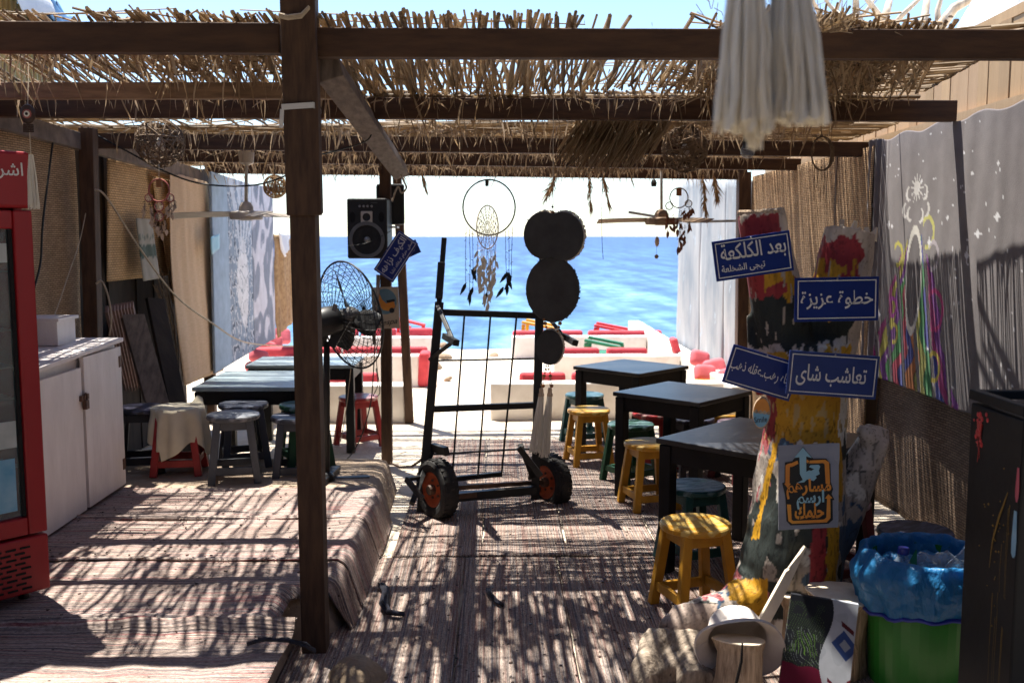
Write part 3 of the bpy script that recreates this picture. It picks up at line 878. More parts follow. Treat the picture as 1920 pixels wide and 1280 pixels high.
hang('woven_screen', 'brown woven reed screen behind the white cupboard, left of the dark wall post', 'screen', [Vector((-2.53, 3.6, 2.17)), Vector((-2.53, 6.1, 2.15)), Vector((-2.53, 6.1, .45)), Vector((-2.53, 3.6, .3))], 'wicker', .03, 9, 60, 50, seed=2)
hang('woven_screen', 'warm tan woven screen right of the dark wall post, cut off square below', 'screen', [W(200, 296, -2.52), W(345, 332, -2.52), W(352, 512, -2.52), W(200, 528, -2.52)], 'wicker_warm', .015, 5, 40, 30, seed=9)
hang('woven_mat', 'pale tan mat with scorched brown edge sagging down to the blue grey table', 'mat', [W(318, 322, -2.44), W(388, 342, -2.38), W(419, 694, -2.36), W(345, 722, -2.36)], 'burnt_mat', .02, 5, 30, 50, seed=5,
     sag=lambda u, v: Vector((0, -.12 * math.sin(v * 3.14) * (.4 + .6 * (1 - u)) + .10 * max(0, v - .5) * math.sin(v * 3.14), 0)))
hang('woven_mat', 'narrow fringed strip of pale reed mat between the scorched mat and the leaning planks', 'mat', [W(284, 330, -2.49), W(330, 340, -2.49), W(352, 640, -2.47), W(322, 560, -2.47)], 'wicker_warm', .02, 5, 24, 40, seed=15)
b = MB()
for i in range(26):
    u = random.random()
    a = W(286 + 60 * u, 500 + random.uniform(0, 40), -2.45); c = W(318 + 35 * u, 660 + random.uniform(-60, 60), -2.42)
    b.tube([a, a.lerp(c, .5) + Vector((.02 * random.random(), 0, .02)), c], .003, 4)
tag(b.build('loose_fringe', 'twig'), 'loose brown warp strings hanging from the torn mat beside the planks', 'fringe')
hang('printed_towel', 'grey printed towel with green bands hanging over the tan screen', 'towel', [W(254, 409, -2.44), W(284, 411, -2.44), W(299, 522, -2.42), W(268, 527, -2.42)], 'grey_board', .01, 4, 14, 30, seed=4)
for nm in ('printed_towel',):
    o = bpy.data.objects[nm]
    o.data.materials.clear(); o.data.materials.append(MATS['cloth_print'])
    def tw(co):
        z = co[:, 2]; h = z.max() - z.min(); v = 1 - (z - z.min()) / h
        c = np.tile(np.array([.34, .31, .26]), (len(co), 1))
        w = .02 * np.sin(co[:, 1] * 60)
        c[(v + w > .42) & (v + w < .62)] = (.07, .10, .08); c[(v + w > .26) & (v + w < .34) & (np.sin(co[:, 1] * 120) > .1)] = (.12, .15, .12)
        return c
    paint(o, tw)
def leaning(label, a, c, w, t_, mat, up, name='plank'):
    b = MB(); b.bar(a, c, w, t_, up=up); return tag(b.build(name, mat, bevel=.003), label, 'plank')
b = MB()
a0, c0 = Vector((-2.35, 5.95, .2)), Vector((-2.47, 5.75, 1.0))
for k in range(9):
    o_ = Vector((.0, .055 * k, 0))
    b.bar(G(300, 790, .1) + Vector((-.1, -.25 + .055 * k, -.1)), W(222, 575, -2.47) + o_ - Vector((0, .2, 0)), .05, .018, up=(1, 0, .2))
tag(b.build('ribbed_panel', 'ribbed_pink'), 'dull pink ribbed panel leaning behind the white cupboard', 'panel')
leaning('dark weathered plank leaning against the torn mats behind the covered red stool', Vector((-2.05, 6.35, 0)), W(248, 590, -2.44), .17, .025, 'grey_wood', (.8, -.6, 0))
leaning('black plank leaning in the dark corner between the grey plank and the scorched mat', Vector((-2.1, 6.75, 0)), W(290, 560, -2.46), .14, .03, 'dark_wall', (.8, -.6, 0))
def cable(label, pts, r, mat, name='cable'):
    b = MB(); q = []
    pts = [Vector(p) for p in pts]
    for i in range(len(pts) - 1):
        p0, p1, p2, p3 = pts[max(i - 1, 0)], pts[i], pts[i + 1], pts[min(i + 2, len(pts) - 1)]
        for k in range(6):
            s = k / 6
            q.append(.5 * ((2 * p1) + (p2 - p0) * s + (2 * p0 - 5 * p1 + 4 * p2 - p3) * s * s + (3 * p1 - p0 - 3 * p2 + p3) * s ** 3))
    q.append(pts[-1])
    b.tube(q, r, 5)
    return tag(b.build(name, mat, smooth=True), label, 'cable')
cable('thin black cable hanging down the brown screen beside the fridge', [W(100, 258, -2.47), W(92, 320, -2.47), W(80, 420, -2.46), W(76, 490, -2.46), W(64, 540, -2.46)], .006, 'cord_black')
cable('beige extension cord drooping across from the dark wall post to the red cushions', [P(178, 356, 6.0), P(200, 370, 6.02), P(262, 465, 6.3), P(330, 555, 6.8), P(400, 607, 7.6), P(455, 640, 8.6), P(520, 648, 9.6), P(560, 648, 10)], .0065, 'cord_beige')
cable('beige cord looped round the foot of the dark wall post above the cupboard', [P(180, 532, 5.95), P(192, 528, 5.95), P(204, 560, 5.95), P(209, 600, 5.95), P(205, 630, 5.95)], .006, 'cord_beige')
cable('thin beige string slanting down the brown screen to the small white box', [W(166, 372, -2.44), W(150, 450, -2.44), W(130, 510, -2.44), W(108, 575, -2.42), W(98, 600, -2.4)], .003, 'cord_beige')
cable('black cable slung under the roof from the wall rail to the front post', [P(165, 245, 6.1), P(250, 290, 6.2), P(310, 322, 6.3), P(380, 345, 6.4), P(470, 348, 6.4), P(530, 332, 6.3), P(600, 300, 6.2)], .0055, 'cord_black')
cable('thin bright wire sagging between the diagonal brace and the round dreamcatcher', [P(752, 330, 6.5), P(790, 372, 6.8), P(830, 379, 7.0), P(880, 355, 7.3), P(912, 322, 7.4)], .0016, 'steel', 'wire')
cable('black looped wire hanging from the diagonal brace', [P(600, 290, 4.6), P(640, 280, 4.8), P(690, 262, 5.0), P(697, 235, 5.0), P(692, 218, 5.0)], .004, 'cord_black', 'wire')
# neighbouring building, upper left
b = MB()
for i in range(40):
    y = 5.2 + .07 * i
    b.tube([Vector((-3.45, y, 0)), Vector((-3.45, y, 3.56 - .009 * i + random.uniform(-.02, .02)))], .034, 6)
tag(b.build('bamboo_wall', 'bamboo', smooth=True), 'tall yellow bamboo wall of the neighbouring hut beyond the reed roof', 'wall')
def tarp(label, mat, y0, y1, top, seed):
    b = MB()
    def fn(u, v):
        y = y0 + (y1 - y0) * u
        return Vector((-3.6 + .45 * v + .1 * nz(u * 6, v * 4, seed), y, top(y) + .16 * math.sin(v * 3.14) - .30 * v * v + .10 * nz(u * 7, v * 5, seed + 3)))
    b.sheet(fn, 40, 14, (0, 0, -.01))
    tag(b.build('tarpaulin', mat, smooth=True), label, 'tarpaulin')
tarp('crumpled white plastic sheet draped over the top of the bamboo wall', 'tarp_white', 5.5, 7.4, lambda y: 3.62 - .12 * (y - 5.5), 3)
tarp('crumpled blue tarpaulin bunched at the far end of the bamboo wall top', 'tarp_blue', 7.2, 8.3, lambda y: 3.42 - .2 * (y - 7.2), 13)

# ================================================================== right side
hang('woven_screen', 'brown woven screen at the far right behind the painted trunk, up to the corner post', 'screen', [Vector((2.26, 6.0, 2.14)), Vector((2.16, 8.45, 2.1)), Vector((2.16, 8.45, 0)), Vector((2.26, 6.0, 0))], 'wicker', .02, 8, 50, 40, (.004, 0, 0), seed=31)
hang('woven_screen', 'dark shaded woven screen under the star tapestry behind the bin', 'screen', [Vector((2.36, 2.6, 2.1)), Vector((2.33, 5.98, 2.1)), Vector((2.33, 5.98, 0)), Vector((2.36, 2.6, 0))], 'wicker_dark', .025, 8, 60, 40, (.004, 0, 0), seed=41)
b = MB()
for i in range(56):
    y = 3.2 + .105 * i
    b.box((2.47 + random.uniform(-.004, .004), y, 1.33), (.025, .1, 2.66 + random.uniform(-.008, .008) - .03 * (y - 3.2)))
pl = b.build('plank_fence', 'plank_wood'); tag(pl, 'sunlit yellow plank fence rising above the star tapestry', 'fence')
b = MB(); b.bar(Vector((2.43, 3.0, 2.24)), Vector((2.43, 9.0, 2.16)), .035, .06); b.bar(Vector((2.50, 3.0, 2.715)), Vector((2.52, 9.0, 2.53)), .10, .05)
b.build('fence_rail', 'plank_wood', pl)
hang('tarpaulin', 'white sheet stretched above the plank fence at the top right corner', 'tarpaulin', [P(1790, 62, 6.4), P(1925, 18, 5.6), P(1925, -60, 5.6), P(1850, -50, 6.4)], 'tarp_white', .03, 4, 16, 16, (0, .01, 0), axis=YA)
# star tapestry
TX = 2.27
def tap(u, v):
    y = 6.12 - 2.2 * u
    zt = 2.165 + .012 * u + .012 * math.sin(u * 31) * (1 - v)
    zb = .775 - .02 * u + .012 * nz(u * 9, 3)
    x = TX + .012 * nz(u * 6, v * 1.2, 3) + .0035 * nz(u * 22, v * 2, 8)
    if u < .16: x += .028 * math.sin(u * 160) * (1 - u / .16)
    return Vector((x - .02 * u, y, zt + (zb - zt) * v))
b = MB(); b.sheet(tap, 230, 170, (.004, 0, 0))
tp = b.build('tapestry', 'cloth_print', smooth=True, keep=True)
tag(tp, 'black star tapestry with a rainbow haired figure hung on the right wall', 'tapestry')
rs = np.random.RandomState(5)
def tapcol(co):
    s = 6.12 - co[:, 1]; z = co[:, 2]
    n = len(s)
    c = np.tile(np.array([.19, .17, .175]), (n, 1))
    t0 = (s - .74)
    w = .15 + np.clip(1.55 - z, 0, 2) * .58
    wob = .07 * np.sin(z * 13 + s * 6) + .05 * np.sin(z * 29 + 2)
    t_ = t0 / w + wob
    pal = .62 * np.array([[.42, .03, .22], [.55, .48, .06], [.22, .03, .32], [.06, .32, .08], [.6, .04, .10], [.03, .05, .35], [.62, .2, .04], [.5, .5, .1], [.04, .3, .09], [.05, .06, .4], [.5, .03, .25], [.3, .05, .4]])
    idx = np.clip(((t_ + 1) * 6.0).astype(int), 0, 11)
    inn = (np.abs(t_) < 1) & (z < 1.56 + .05 * np.sin(s * 40)) & (np.abs(t0) < .62)
    ragged = (np.sin(s * 33 + z * 9) > -.75)
    c[inn & ragged] = pal[idx][inn & ragged]
    gapm = inn & (np.abs(((t_ + 1) * 6.0) % 1 - .5) > .43)
    c[gapm] *= .4
    # pale outlined figure
    e = (t0 / .095) ** 2 + ((z - 1.36) / (.27)) ** 2
    c[(e < 1)] = (.10, .085, .09); c[(e < 1.25) & (e > .86)] = (.62, .6, .55)
    # curls
    for (cs, cz, r, col) in ((1.03, 1.22, .10, (.5, .03, .2)), (1.05, .93, .07, (.5, .4, .05)), (.52, 1.5, .06, (.5, .45, .06)), (.9, 1.62, .08, (.5, .48, .12)), (.47, 1.2, .05, (.35, .03, .3)), (.98, 1.5, .07, (.4, .36, .4)), (.5, 1.05, .05, (.5, .4, .05))):
        d = np.hypot(s - cs, z - cz)
        c[(np.abs(d - r) < .012) & (s + z * .3 > cs + cz * .3 - r * .6)] = col
    # moons, sun burst, stars
    d = np.hypot(s - .74, z - 1.86); a = np.arctan2(z - 1.86, s - .74)
    c[d < .035 + .05 * np.abs(np.cos(a * 6)) ** 6] = (.62, .6, .58)
    for k, (cs, cz) in enumerate(((.64, 1.83), (.85, 1.83), (.60, 1.74), (.88, 1.74), (.66, 1.72), (.80, 1.71))):
        sg = -1 if cs < .74 else 1
        d = np.hypot(s - cs, z - cz); d2 = np.hypot(s - cs + sg * .018, z - cz - .006)
        c[(d < .04) & (d2 > .034)] = (.62, .6, .58)
    for k in range(150):
        cs, cz = rs.uniform(.02, 2.15), rs.uniform(.8, 2.15)
        if abs(cs - .74) < .45 and cz < 1.5 and k > 20: continue
        r = rs.choice([.010, .014, .018, .026, .045], p=[.42, .30, .15, .09, .04])
        dx, dz = np.abs(s - cs) / r, np.abs(z - cz) / r
        c[(np.sqrt(dx) + np.sqrt(dz)) < 1.0] = (.72, .72, .75)
        c[(dx ** 2 + dz ** 2) < .05] = (.72, .72, .75)
    return c
paint(tp, tapcol)
# white painted board wall on the beach side, right
for i, (y0, y1) in enumerate([(8.62, 9.55), (9.57, 10.7), (10.72, 12.05)]):
    b = MB()
    b.sheet(lambda u, v: Vector((2.2 + .015 * nz(u * 6 + i, v * 3), y0 + (y1 - y0) * u, .1 + (2.06 + .05 * i + .12 * (u if i < 2 else .8) + .02 * nz(u * 5, i) - .1) * v)), 16, 20, (.02, 0, 0))
    tag(b.build('board_wall', 'panel_white', smooth=True), ['bright whitewashed board panel beside the right corner post', 'weathered white board panel in the middle of the right beach wall', 'farthest whitewashed board panel on the right, ending against the sea'][i], 'board')
b = MB(); b.tube([P(1180, 398, 7.9), P(1290, 416, 8.5), P(1384, 414, 8.6)], .012, 6)
tag(b.build('wall_pipe', 'steel'), 'thin grey pipe crossing the white boards to the right corner post', 'pipe')
# left beach wall: painted mural boards
def mural(label, corners, fn):
    b = MB(); b.sheet(lambda u, v: bil(corners, u, v), 90, 170, (-.02, 0, 0))
    o = b.build('mural_panel', 'mural_paint', smooth=True, keep=True); tag(o, label, 'mural'); paint(o, fn)
def mur1(co):
    y = co[:, 1]; z = co[:, 2]; s = (y - 8.6) / 1.0
    c = np.tile(np.array([.26, .33, .42]), (len(y), 1))
    n = np.array([NZ.noise(Vector((a * 9, b_ * 9, 0))) for a, b_ in zip(y, z)])
    n2 = np.array([NZ.noise(Vector((a * 22, b_ * 14, 7))) for a, b_ in zip(y, z)])
    c[n2 > .08] = (.62, .66, .72)
    c[n2 > .3] = (.10, .13, .18)
    cx = .62 + .05 * np.sin(z * 4)
    w = .26 * np.sin(np.clip((z - .75) / .85, 0, 1) * 3.14) ** .7 + .0
    core = np.abs(s - cx) < w * .8
    c[core] = (.70, .72, .76)
    c[core & (np.abs(n) < .035)] = (.2, .25, .3)
    fan_ = (z > 1.45) & (np.abs(s - cx) < (z - 1.35) * .9)
    c[fan_ & (np.sin(np.arctan2(z - 1.3, s - cx) * 22) > 0)] = (.58, .63, .70)
    edge = s < .12; c[edge] = (.36, .47, .60)
    return c
def mur2(co):
    y = co[:, 1]; z = co[:, 2]
    n = np.array([NZ.noise(Vector((a * 2.6, b_ * 2.2, 3))) + .35 * NZ.noise(Vector((a * 7, b_ * 4, 9))) for a, b_ in zip(y, z)])
    f = np.sin(n * 9 + z * 1.2)
    c = np.where(f[:, None] > .25, np.array([[.62, .62, .68]]), np.array([[.25, .28, .34]]))
    c[np.abs(f) < .2] = (.38, .40, .47)
    return c
mural('blue grey mural board of pale leaf shapes beyond the scorched mat', [W(396, 322, -2.32), W(470, 345, -2.32), W(477, 656, -2.32), W(404, 700, -2.32)], mur1)
mural('grey and white swirl painted mural board nearer the sea, right of the leaf mural', [W(471, 345, -2.32), W(511, 352, -2.32), W(517, 634, -2.32), W(478, 655, -2.32)], mur2)
hang('cloth_screen', 'faded tan cloth screen with hanging ropes past the mural boards by the sea', 'screen', [W(512, 440, -2.32), W(549, 448, -2.32), W(552, 600, -2.32), W(517, 634, -2.32)], 'pampas', .05, 5, 20, 20)
hang('white_cloth', 'white rag caught on top of the tan cloth screen by the sea', 'cloth', [W(521, 437, -2.28), W(545, 440, -2.28), W(541, 468, -2.26), W(531, 482, -2.26)], 'tarp_white', .04, 4, 10, 12)
hang('blue_notice', 'small pale blue notice pinned on the edge of the leaf mural', 'notice', [W(394, 445, -2.28), W(411, 438, -2.28), W(411, 466, -2.28), W(396, 478, -2.28)], 'poster_blue', .004, 3, 6, 6)

# ================================================================== beach seating: low white walls and cushions
def low_wall(label, x0, x1, y0, y1, h, seed=0, name='low_wall'):
    b = MB()
    nx_, ny_ = max(4, int((x1 - x0) * 8)), max(3, int((y1 - y0) * 6))
    hh = lambda x, y: h + .008 * nz(x * 5, y * 5, seed)
    b.sheet(lambda u, v: Vector((x0 + (x1 - x0) * u + .008 * nz(v * 4, u * 8, seed), y0 + (y1 - y0) * v + .008 * nz(u * 9, v, seed + 3), hh(x0 + (x1 - x0) * u, y0 + (y1 - y0) * v))), nx_, ny_, (0, 0, -h - .03))
    return tag(b.build(name, 'plaster', bevel=.012), label, 'wall', 'low white seat walls on the beach')
def cushion(label, c, s, rot=(0, 0, 0), mat='red_cushion', grp='cushions on the beach seats'):
    b = MB(); b.box(c, s, Euler([R(a) for a in rot]).to_matrix())
    o = b.build('seat_cushion', mat, smooth=True)
    bv = o.modifiers.new('bevel', 'BEVEL'); bv.width = min(s) * (.30 if mat == 'red_cushion' else .49); bv.segments = 3 if mat == 'red_cushion' else 6
    return tag(o, label, 'cushion', grp)
def X_(px, Y): return (px - 930) / F_PX * Y
low_wall('nearest low white wall on the left, stained at its foot by the thin far post', -1.95, -.79, 8.5, 8.72, .325, 1)
low_wall('second low white wall on the left with a red cushion wrapped round its end', -1.95, -.83, 10.6, 10.82, .33, 2)
low_wall('farthest low white wall on the left before the sea', -2.1, -.83, 13.0, 13.2, .285, 3)
low_wall('nearest low white wall on the right, stained brown at its foot behind the black tables', -.05, 2.0, 8.6, 8.8, .325, 4)
low_wall('second low white wall on the right behind the farthest black table', .62, 1.98, 10.6, 10.8, .325, 5)
low_wall('farthest low white wall on the right before the sea', .21, 1.98, 13.0, 13.2, .29, 6)
low_wall('long low white side wall running to the sea under the whitewashed boards', 1.99, 2.16, 8.3, 14.9, .34, 7)
low_wall('long low white side wall running to the sea under the mural boards', -2.24, -2.0, 8.6, 14.0, .33, 8)
def cushrow(lab, rowY, z, items, mat='red_cushion'):
    for i, (a, c) in enumerate(items):
        x0, x1 = X_(a, rowY), X_(c, rowY)
        cushion(lab[i], ((x0 + x1) / 2, rowY + .06, z - .16), (x1 - x0, .12, .34), (-6, 0, 0), mat)
cushrow(['red cushion behind the nearest left low wall, under the fan cage'], 8.85, .37, [(612, 705)])
cushrow(['short red back cushion seen through the lower fan cage on the second left wall', 'long red back cushion on the second left wall behind the speaker post'], 10.95, .375, [(590, 636), (641, 800)])
cushion('red end cushion standing at the end of the second left wall', (-.78, 10.72, .18), (.11, .30, .37), (0, 3, 0))
cushion('dark red long cushion by the mural boards on the second left wall', ((X_(478, 10.6) + X_(560, 10.6)) / 2, 10.55, .36), (.50, .16, .15), (0, 0, 0))
cushrow(['red cushion far left on the farthest left wall', 'red cushion on the farthest left wall, left of the speaker post', 'red cushion on the farthest left wall beside the thin far post'], 13.25, .37, [(612, 670), (676, 741), (752, 810)])
for i, (px, py, Y, s, r) in enumerate([(474, 688, 9.1, .10, 20), (485, 668, 9.6, .13, 30), (500, 650, 10.6, .14, 40), (510, 640, 11.2, .16, 20), (522, 630, 12.2, .2, 10)]):
    cushion(['small pink pillow at the near end of the left side wall beside the grey table', 'pink pillow slumped on the left side wall behind the two grey tables', 'pink pillow before the swirl mural', 'upright pink pillow farther along the left side wall', 'pink pillow at the sea end of the left side wall'][i],
            P(px, py, Y), (s * 1.5, .10, s), (-25, r * .5, 25), 'pink_cushion', 'pink pillows along the left side wall')
cushrow(['red cushion behind the nearest right low wall under the owl tassels', 'red cushion behind the nearest right low wall under the farthest black table'], 8.9, .365, [(974, 1062), (1074, 1150)])
cushrow(['flat red cushion on the second right wall beside the owl', 'plump red cushion on the second right wall above the farthest black table'], 10.9, .365, [(1050, 1126), (1140, 1217)])
cushion('narrow red cushion tilted at the right end of the second right wall', P(1268, 656, 10.9), (.07, .2, .28), (0, -18, 0))
cushrow(['long red cushion on the farthest right wall below the yellow chair', 'long red cushion on the farthest right wall below the red chair'], 13.25, .335, [(961, 1094), (1104, 1244)])
for i, (px, py, Y, s, r) in enumerate([(1312, 672, 9.6, .16, 25), (1340, 690, 9.4, .18, -20), (1322, 700, 9.2, .17, 10), (1362, 703, 9.1, .13, -30)]):
    cushion(['pointed pink pillow on the right side seat behind the black tables', 'puffed pink pillow leaning on the right side wall', 'front pink pillow of the heap on the right side seat', 'small pink pillow at the blue sign corner'][i], P(px, py, Y), (s * 1.25, .10, s), (-25, r * .5, 10), 'pink_cushion', 'pink pillows on the right side seat')
def plastic_chair(label, px, py, Y, mat, rz):
    p = P(px, py, Y)
    t_ = thing('plastic_chair', label, 'chair', (p.x, p.y, 0), (0, 0, R(rz)), 'plastic armchairs on the beach')
    M4 = ROOTM[t_.name]; z = p.z
    q = lambda x, y, zz: M4 @ Vector((x, y, zz))
    for sx_ in (-1, 1):
        for yy in (-.2, .2):
            b = MB(); b.bar(q(.2 * sx_, yy * 1.1, 0), q(.2 * sx_, yy, z - (.05 if yy < 0 else 0)), .05, .04, up=(0, 1, 0)); b.build('leg', mat, t_, bevel=.006)
    for sx_ in (-1, 1):
        b = MB(); b.bar(q(.2 * sx_, -.22, z - .05), q(.2 * sx_, .22, z + .03), .075, .035); b.build('armrest', mat, t_, bevel=.008)
    b = MB(); b.box(q(0, 0, z * .55), (.42, .42, .03), M4.to_3x3()); b.build('seat', mat, t_, bevel=.01)
    return t_
plastic_chair('yellow plastic chair beyond the farthest right wall, half hidden by the owl', 1012, 606, 13.8, 'yellow_plastic', 80)
plastic_chair('red plastic chair beyond the farthest right wall near the sea', 1146, 612, 13.7, 'red_plastic', 80)
plastic_chair('green plastic chair between the second and third right walls', 1133, 640, 12.2, 'green_plastic', 78)
plastic_chair('red plastic chair half hidden behind the thin far post at the shore', 757, 604, 13.9, 'red_plastic', 65)
b = MB(); b.bar(P(1300, 716, 9.0), P(1375, 718, 8.9), .25, .02)
tag(b.build('seat_board', 'yellow_plastic', bevel=.004), 'flat yellow board on the right side seat behind the middle black table', 'board')
for i, (px, py, Y, s) in enumerate([(832, 672, 12.7, .10), (700 + 130, 650, 14.2, .10), (840, 712, 10.9, .05), (925, 668, 12.9, .09), (815, 690, 11.8, .12)]):
    b = MB(); c = G(px, py, 0) + Vector((0, 0, s * .2))
    k = len(b.v); b.sphere(c, s, 10, sz=.6)
    b.v = [tuple(Vector(v) + Vector((nz(v[0] * 9, v[1] * 9, v[2] * 9), nz(v[1] * 9, v[2] * 9, 3), nz(v[2] * 9, v[0] * 9, 7))) * s * .5) for v in b.v]
    tag(b.build('beach_rock', 'stone', smooth=True), ['grey stone on the sand seen through the hand truck grid', 'flat stone at the water line behind the hand truck', 'small stone on the white sand in the hand truck frame', 'stone by the left end of the farthest right wall', 'stone on the sand beside the red end cushion'][i], 'rock')
# bare pale tree beyond the fence
tr = thing('bare_tree', 'bare white barked tree behind the plank fence at the top right', 'tree', (3.9, 9.2, 0))
b = MB()
base = Vector((4.0, 9.2, 0)); fork = Vector((3.9, 9.2, 2.5))
b.tube([base, base.lerp(fork, .5) + Vector((.08, 0, 0)), fork], [.2, .17, .14], 10); b.build('trunk', 'bark_white', tr, smooth=True)
def limb(pts, r0, Y):
    b = MB(); q = [P(x, y, Y + random.uniform(-.2, .2)) for x, y in pts]
    k = len(q); b.tube(q, [r0 * (1 - .55 * i / (k - 1)) for i in range(k)], 7); b.build('branch', 'bark_white', tr, smooth=True)
limb([(1740, 120), (1728, 60), (1735, 25), (1742, -30)], .055, 9.2)
limb([(1748, 90), (1762, 52), (1790, 15), (1835, -10), (1880, -25)], .06, 9.1)
limb([(1700, 130), (1672, 60), (1645, 25), (1615, -15)], .045, 9.2)
limb([(1690, 110), (1655, 50), (1662, 25), (1672, -15)], .055, 9.3)
limb([(1668, 60), (1690, 30), (1722, 0), (1740, -15)], .03, 9.2)
limb([(1640, 90), (1612, 48), (1605, 22), (1604, -20)], .055, 9.4)
limb([(1608, 30), (1580, 34), (1555, 10), (1535, -20)], .028, 9.4)
limb([(1600, 50), (1625, 20), (1645, -10)], .025, 9.4)
limb([(1760, 60), (1758, 20), (1770, -20)], .035, 9.3)
limb([(1560, 70), (1545, 40), (1525, 5), (1520, -25)], .03, 9.5)
limb([(1590, 40), (1570, 20), (1580, -12)], .018, 9.5)
b = MB()
for i in range(60):
    p = P(random.uniform(1300, 1640), random.uniform(-20, 60), 9.6)
    d = Vector((random.gauss(0, .5), random.gauss(0, .3), random.uniform(.2, 1))).normalized() * random.uniform(.1, .35)
    b.tube([p, p + d * .5 + Vector((random.uniform(-.03, .03), 0, 0)), p + d], .004, 3)
b.build('twig', 'twig', tr)

# ================================================================== stools and tables
SH = .385
def make_stool(name, paintm, seatm):
    t_ = thing(name, None, 'stool', (0, 0, 0))
    b = MB(); b.lathe([(.142, SH - .030), (.150, SH - .024), (.151, SH - .008), (.146, SH)], n=28); b.build('seat', [seatm], t_, smooth=False, bevel=.003)
    top, bot = .088, .128
    for sx_, sy_ in ((1, 1), (1, -1), (-1, 1), (-1, -1)):
        b = MB(); b.bar((bot * sx_, bot * sy_, 0), (top * sx_, top * sy_, SH - .028), .042, .034, up=(0, 1, 0)); b.build('leg', paintm, t_, bevel=.004)
    a = top * 1.04
    for p_, q_ in (((-a, -a), (a, -a)), ((a, -a), (a, a)), ((a, a), (-a, a)), ((-a, a), (-a, -a))):
        b = MB(); b.bar((*p_, SH - .055), (*q_, SH - .055), .018, .05); b.build('apron', paintm, t_)
    k = .119
    for i, (p_, q_) in enumerate((((-k, -k), (k, -k)), ((k, -k), (k, k)), ((k, k), (-k, k)), ((-k, k), (-k, -k)))):
        zz = .075 + .012 * (i % 2)
        b = MB(); b.bar((*p_, zz), (*q_, zz), .02, .042); b.build('stretcher', paintm, t_, bevel=.003)
    return t_
proto = make_stool('stool', 'yellow_paint', 'yellow_seat')
def place_stool(label, px, py, z, rz, col, sc_=1.0):
    """px, py: the middle of the seat as seen; z: height of what it stands on"""
    p = G(px, py, z + SH * sc_)
    o = proto if not proto.get('label') else copy_tree(proto)
    o.location = (p.x, p.y, z); o.rotation_euler = (0, 0, R(rz)); o.scale = (1, 1, 1)
    for ch in o.children:
        ms = ch.material_slots[0]; ms.link = 'OBJECT'
        ms.material = MATS[col + ('_seat' if ch.name.startswith('seat') else '_paint')]
    tag(o, label, 'stool', 'round wooden stools')
    return o
place_stool('nearest yellow stool, worn seat, in front of the painted trunk', 1304, 978, .012, 18, 'yellow')
place_stool('yellow stool tucked between the middle and near black tables', 1218, 828, .012, 14, 'yellow')
place_stool('farthest yellow stool, beside the hand truck right wheel and the back black table', 1104, 766, .012, 12, 'yellow')
place_stool('dark green stool half behind the leg of the middle black table', 1183, 793, .012, 30, 'green')
place_stool('dark teal stool under the near black table', 1303, 908, .012, 20, 'teal')
place_stool('teal topped stool in front of the white wall behind the back black table leg', 1096, 738, .006, 25, 'teal')
place_stool('black stool standing under the middle black table', 1298, 782, .012, 15, 'black')
place_stool('maroon stool beyond the near black table beside the painted trunk', 1388, 790, .012, 25, 'maroon')
place_stool('yellow stool in the shade beyond the middle black table, mostly hidden', 1350, 772, .006, 40, 'yellow')
place_stool('red stool beneath the back black table by the white wall', 1225, 772, .006, 10, 'red')
place_stool('black seated stool against the woven screen behind the blue bag bin', 1716, 992, .012, 35, 'black')
place_stool('dark red stool in the shade directly behind the painted trunk', 1570, 935, .012, 20, 'maroon')
place_stool('grey stool standing in a sun patch on the earth platform edge', 437, 775, PZ, 14, 'grey')
place_stool('dark slate stool pushed under the grey table, behind the grey stool', 456, 755, PZ, 20, 'slate')
place_stool('dark green stool on the platform half hidden by the front post', 570, 756, PZ, 28, 'green')
place_stool('black stool beyond the green stool, seen past the front post', 556, 778, PZ - .04, 10, 'slate')
place_stool('bright red stool on the sand behind the fan, in front of the white wall', 672, 742, .006, 38, 'red')
cs = place_stool('red stool covered by a cream cloth next to the white cupboard', 333, 765, PZ, 8, 'red')
place_stool('black stool in the dark corner beside the white cupboard', 262, 762, PZ, 12, 'black')
# cloth over the red stool
c0 = cs.location + Vector((0, 0, SH))
def clothf(u, v):
    a, b_ = (u - .5) * 2, (v - .5) * 2
    r = max(abs(a), abs(b_)); an = math.atan2(b_, a)
    d = r * (.40 + .05 * math.sin(an * 3 + 1) + .03 * nz(an * 2, 1))
    if a < -.3 and b_ < 0: d *= .86
    x, y, z = math.cos(an), math.sin(an), .008
    if d < .145: rr = d; z += .006 * nz(a * 6, b_ * 6)
    else:
        e = d - .145
        rr = .152 + .10 * e + .016 * math.sin(an * 9 + nz(an, 3) * 3) * min(1, e / .1); z -= e * .97
    if a > .1 and b_ > -.1: z += .05 * math.exp(-((a - .35) ** 2 + (b_ - .35) ** 2) / .02)
    return c0 + Vector((x * rr, y * rr, z))
b = MB(); b.sheet(clothf, 44, 44, (0, 0, .004))
tag(b.build('draped_cloth', 'cream_cloth', smooth=True), 'cream cotton cloth draped over the red stool', 'cloth')
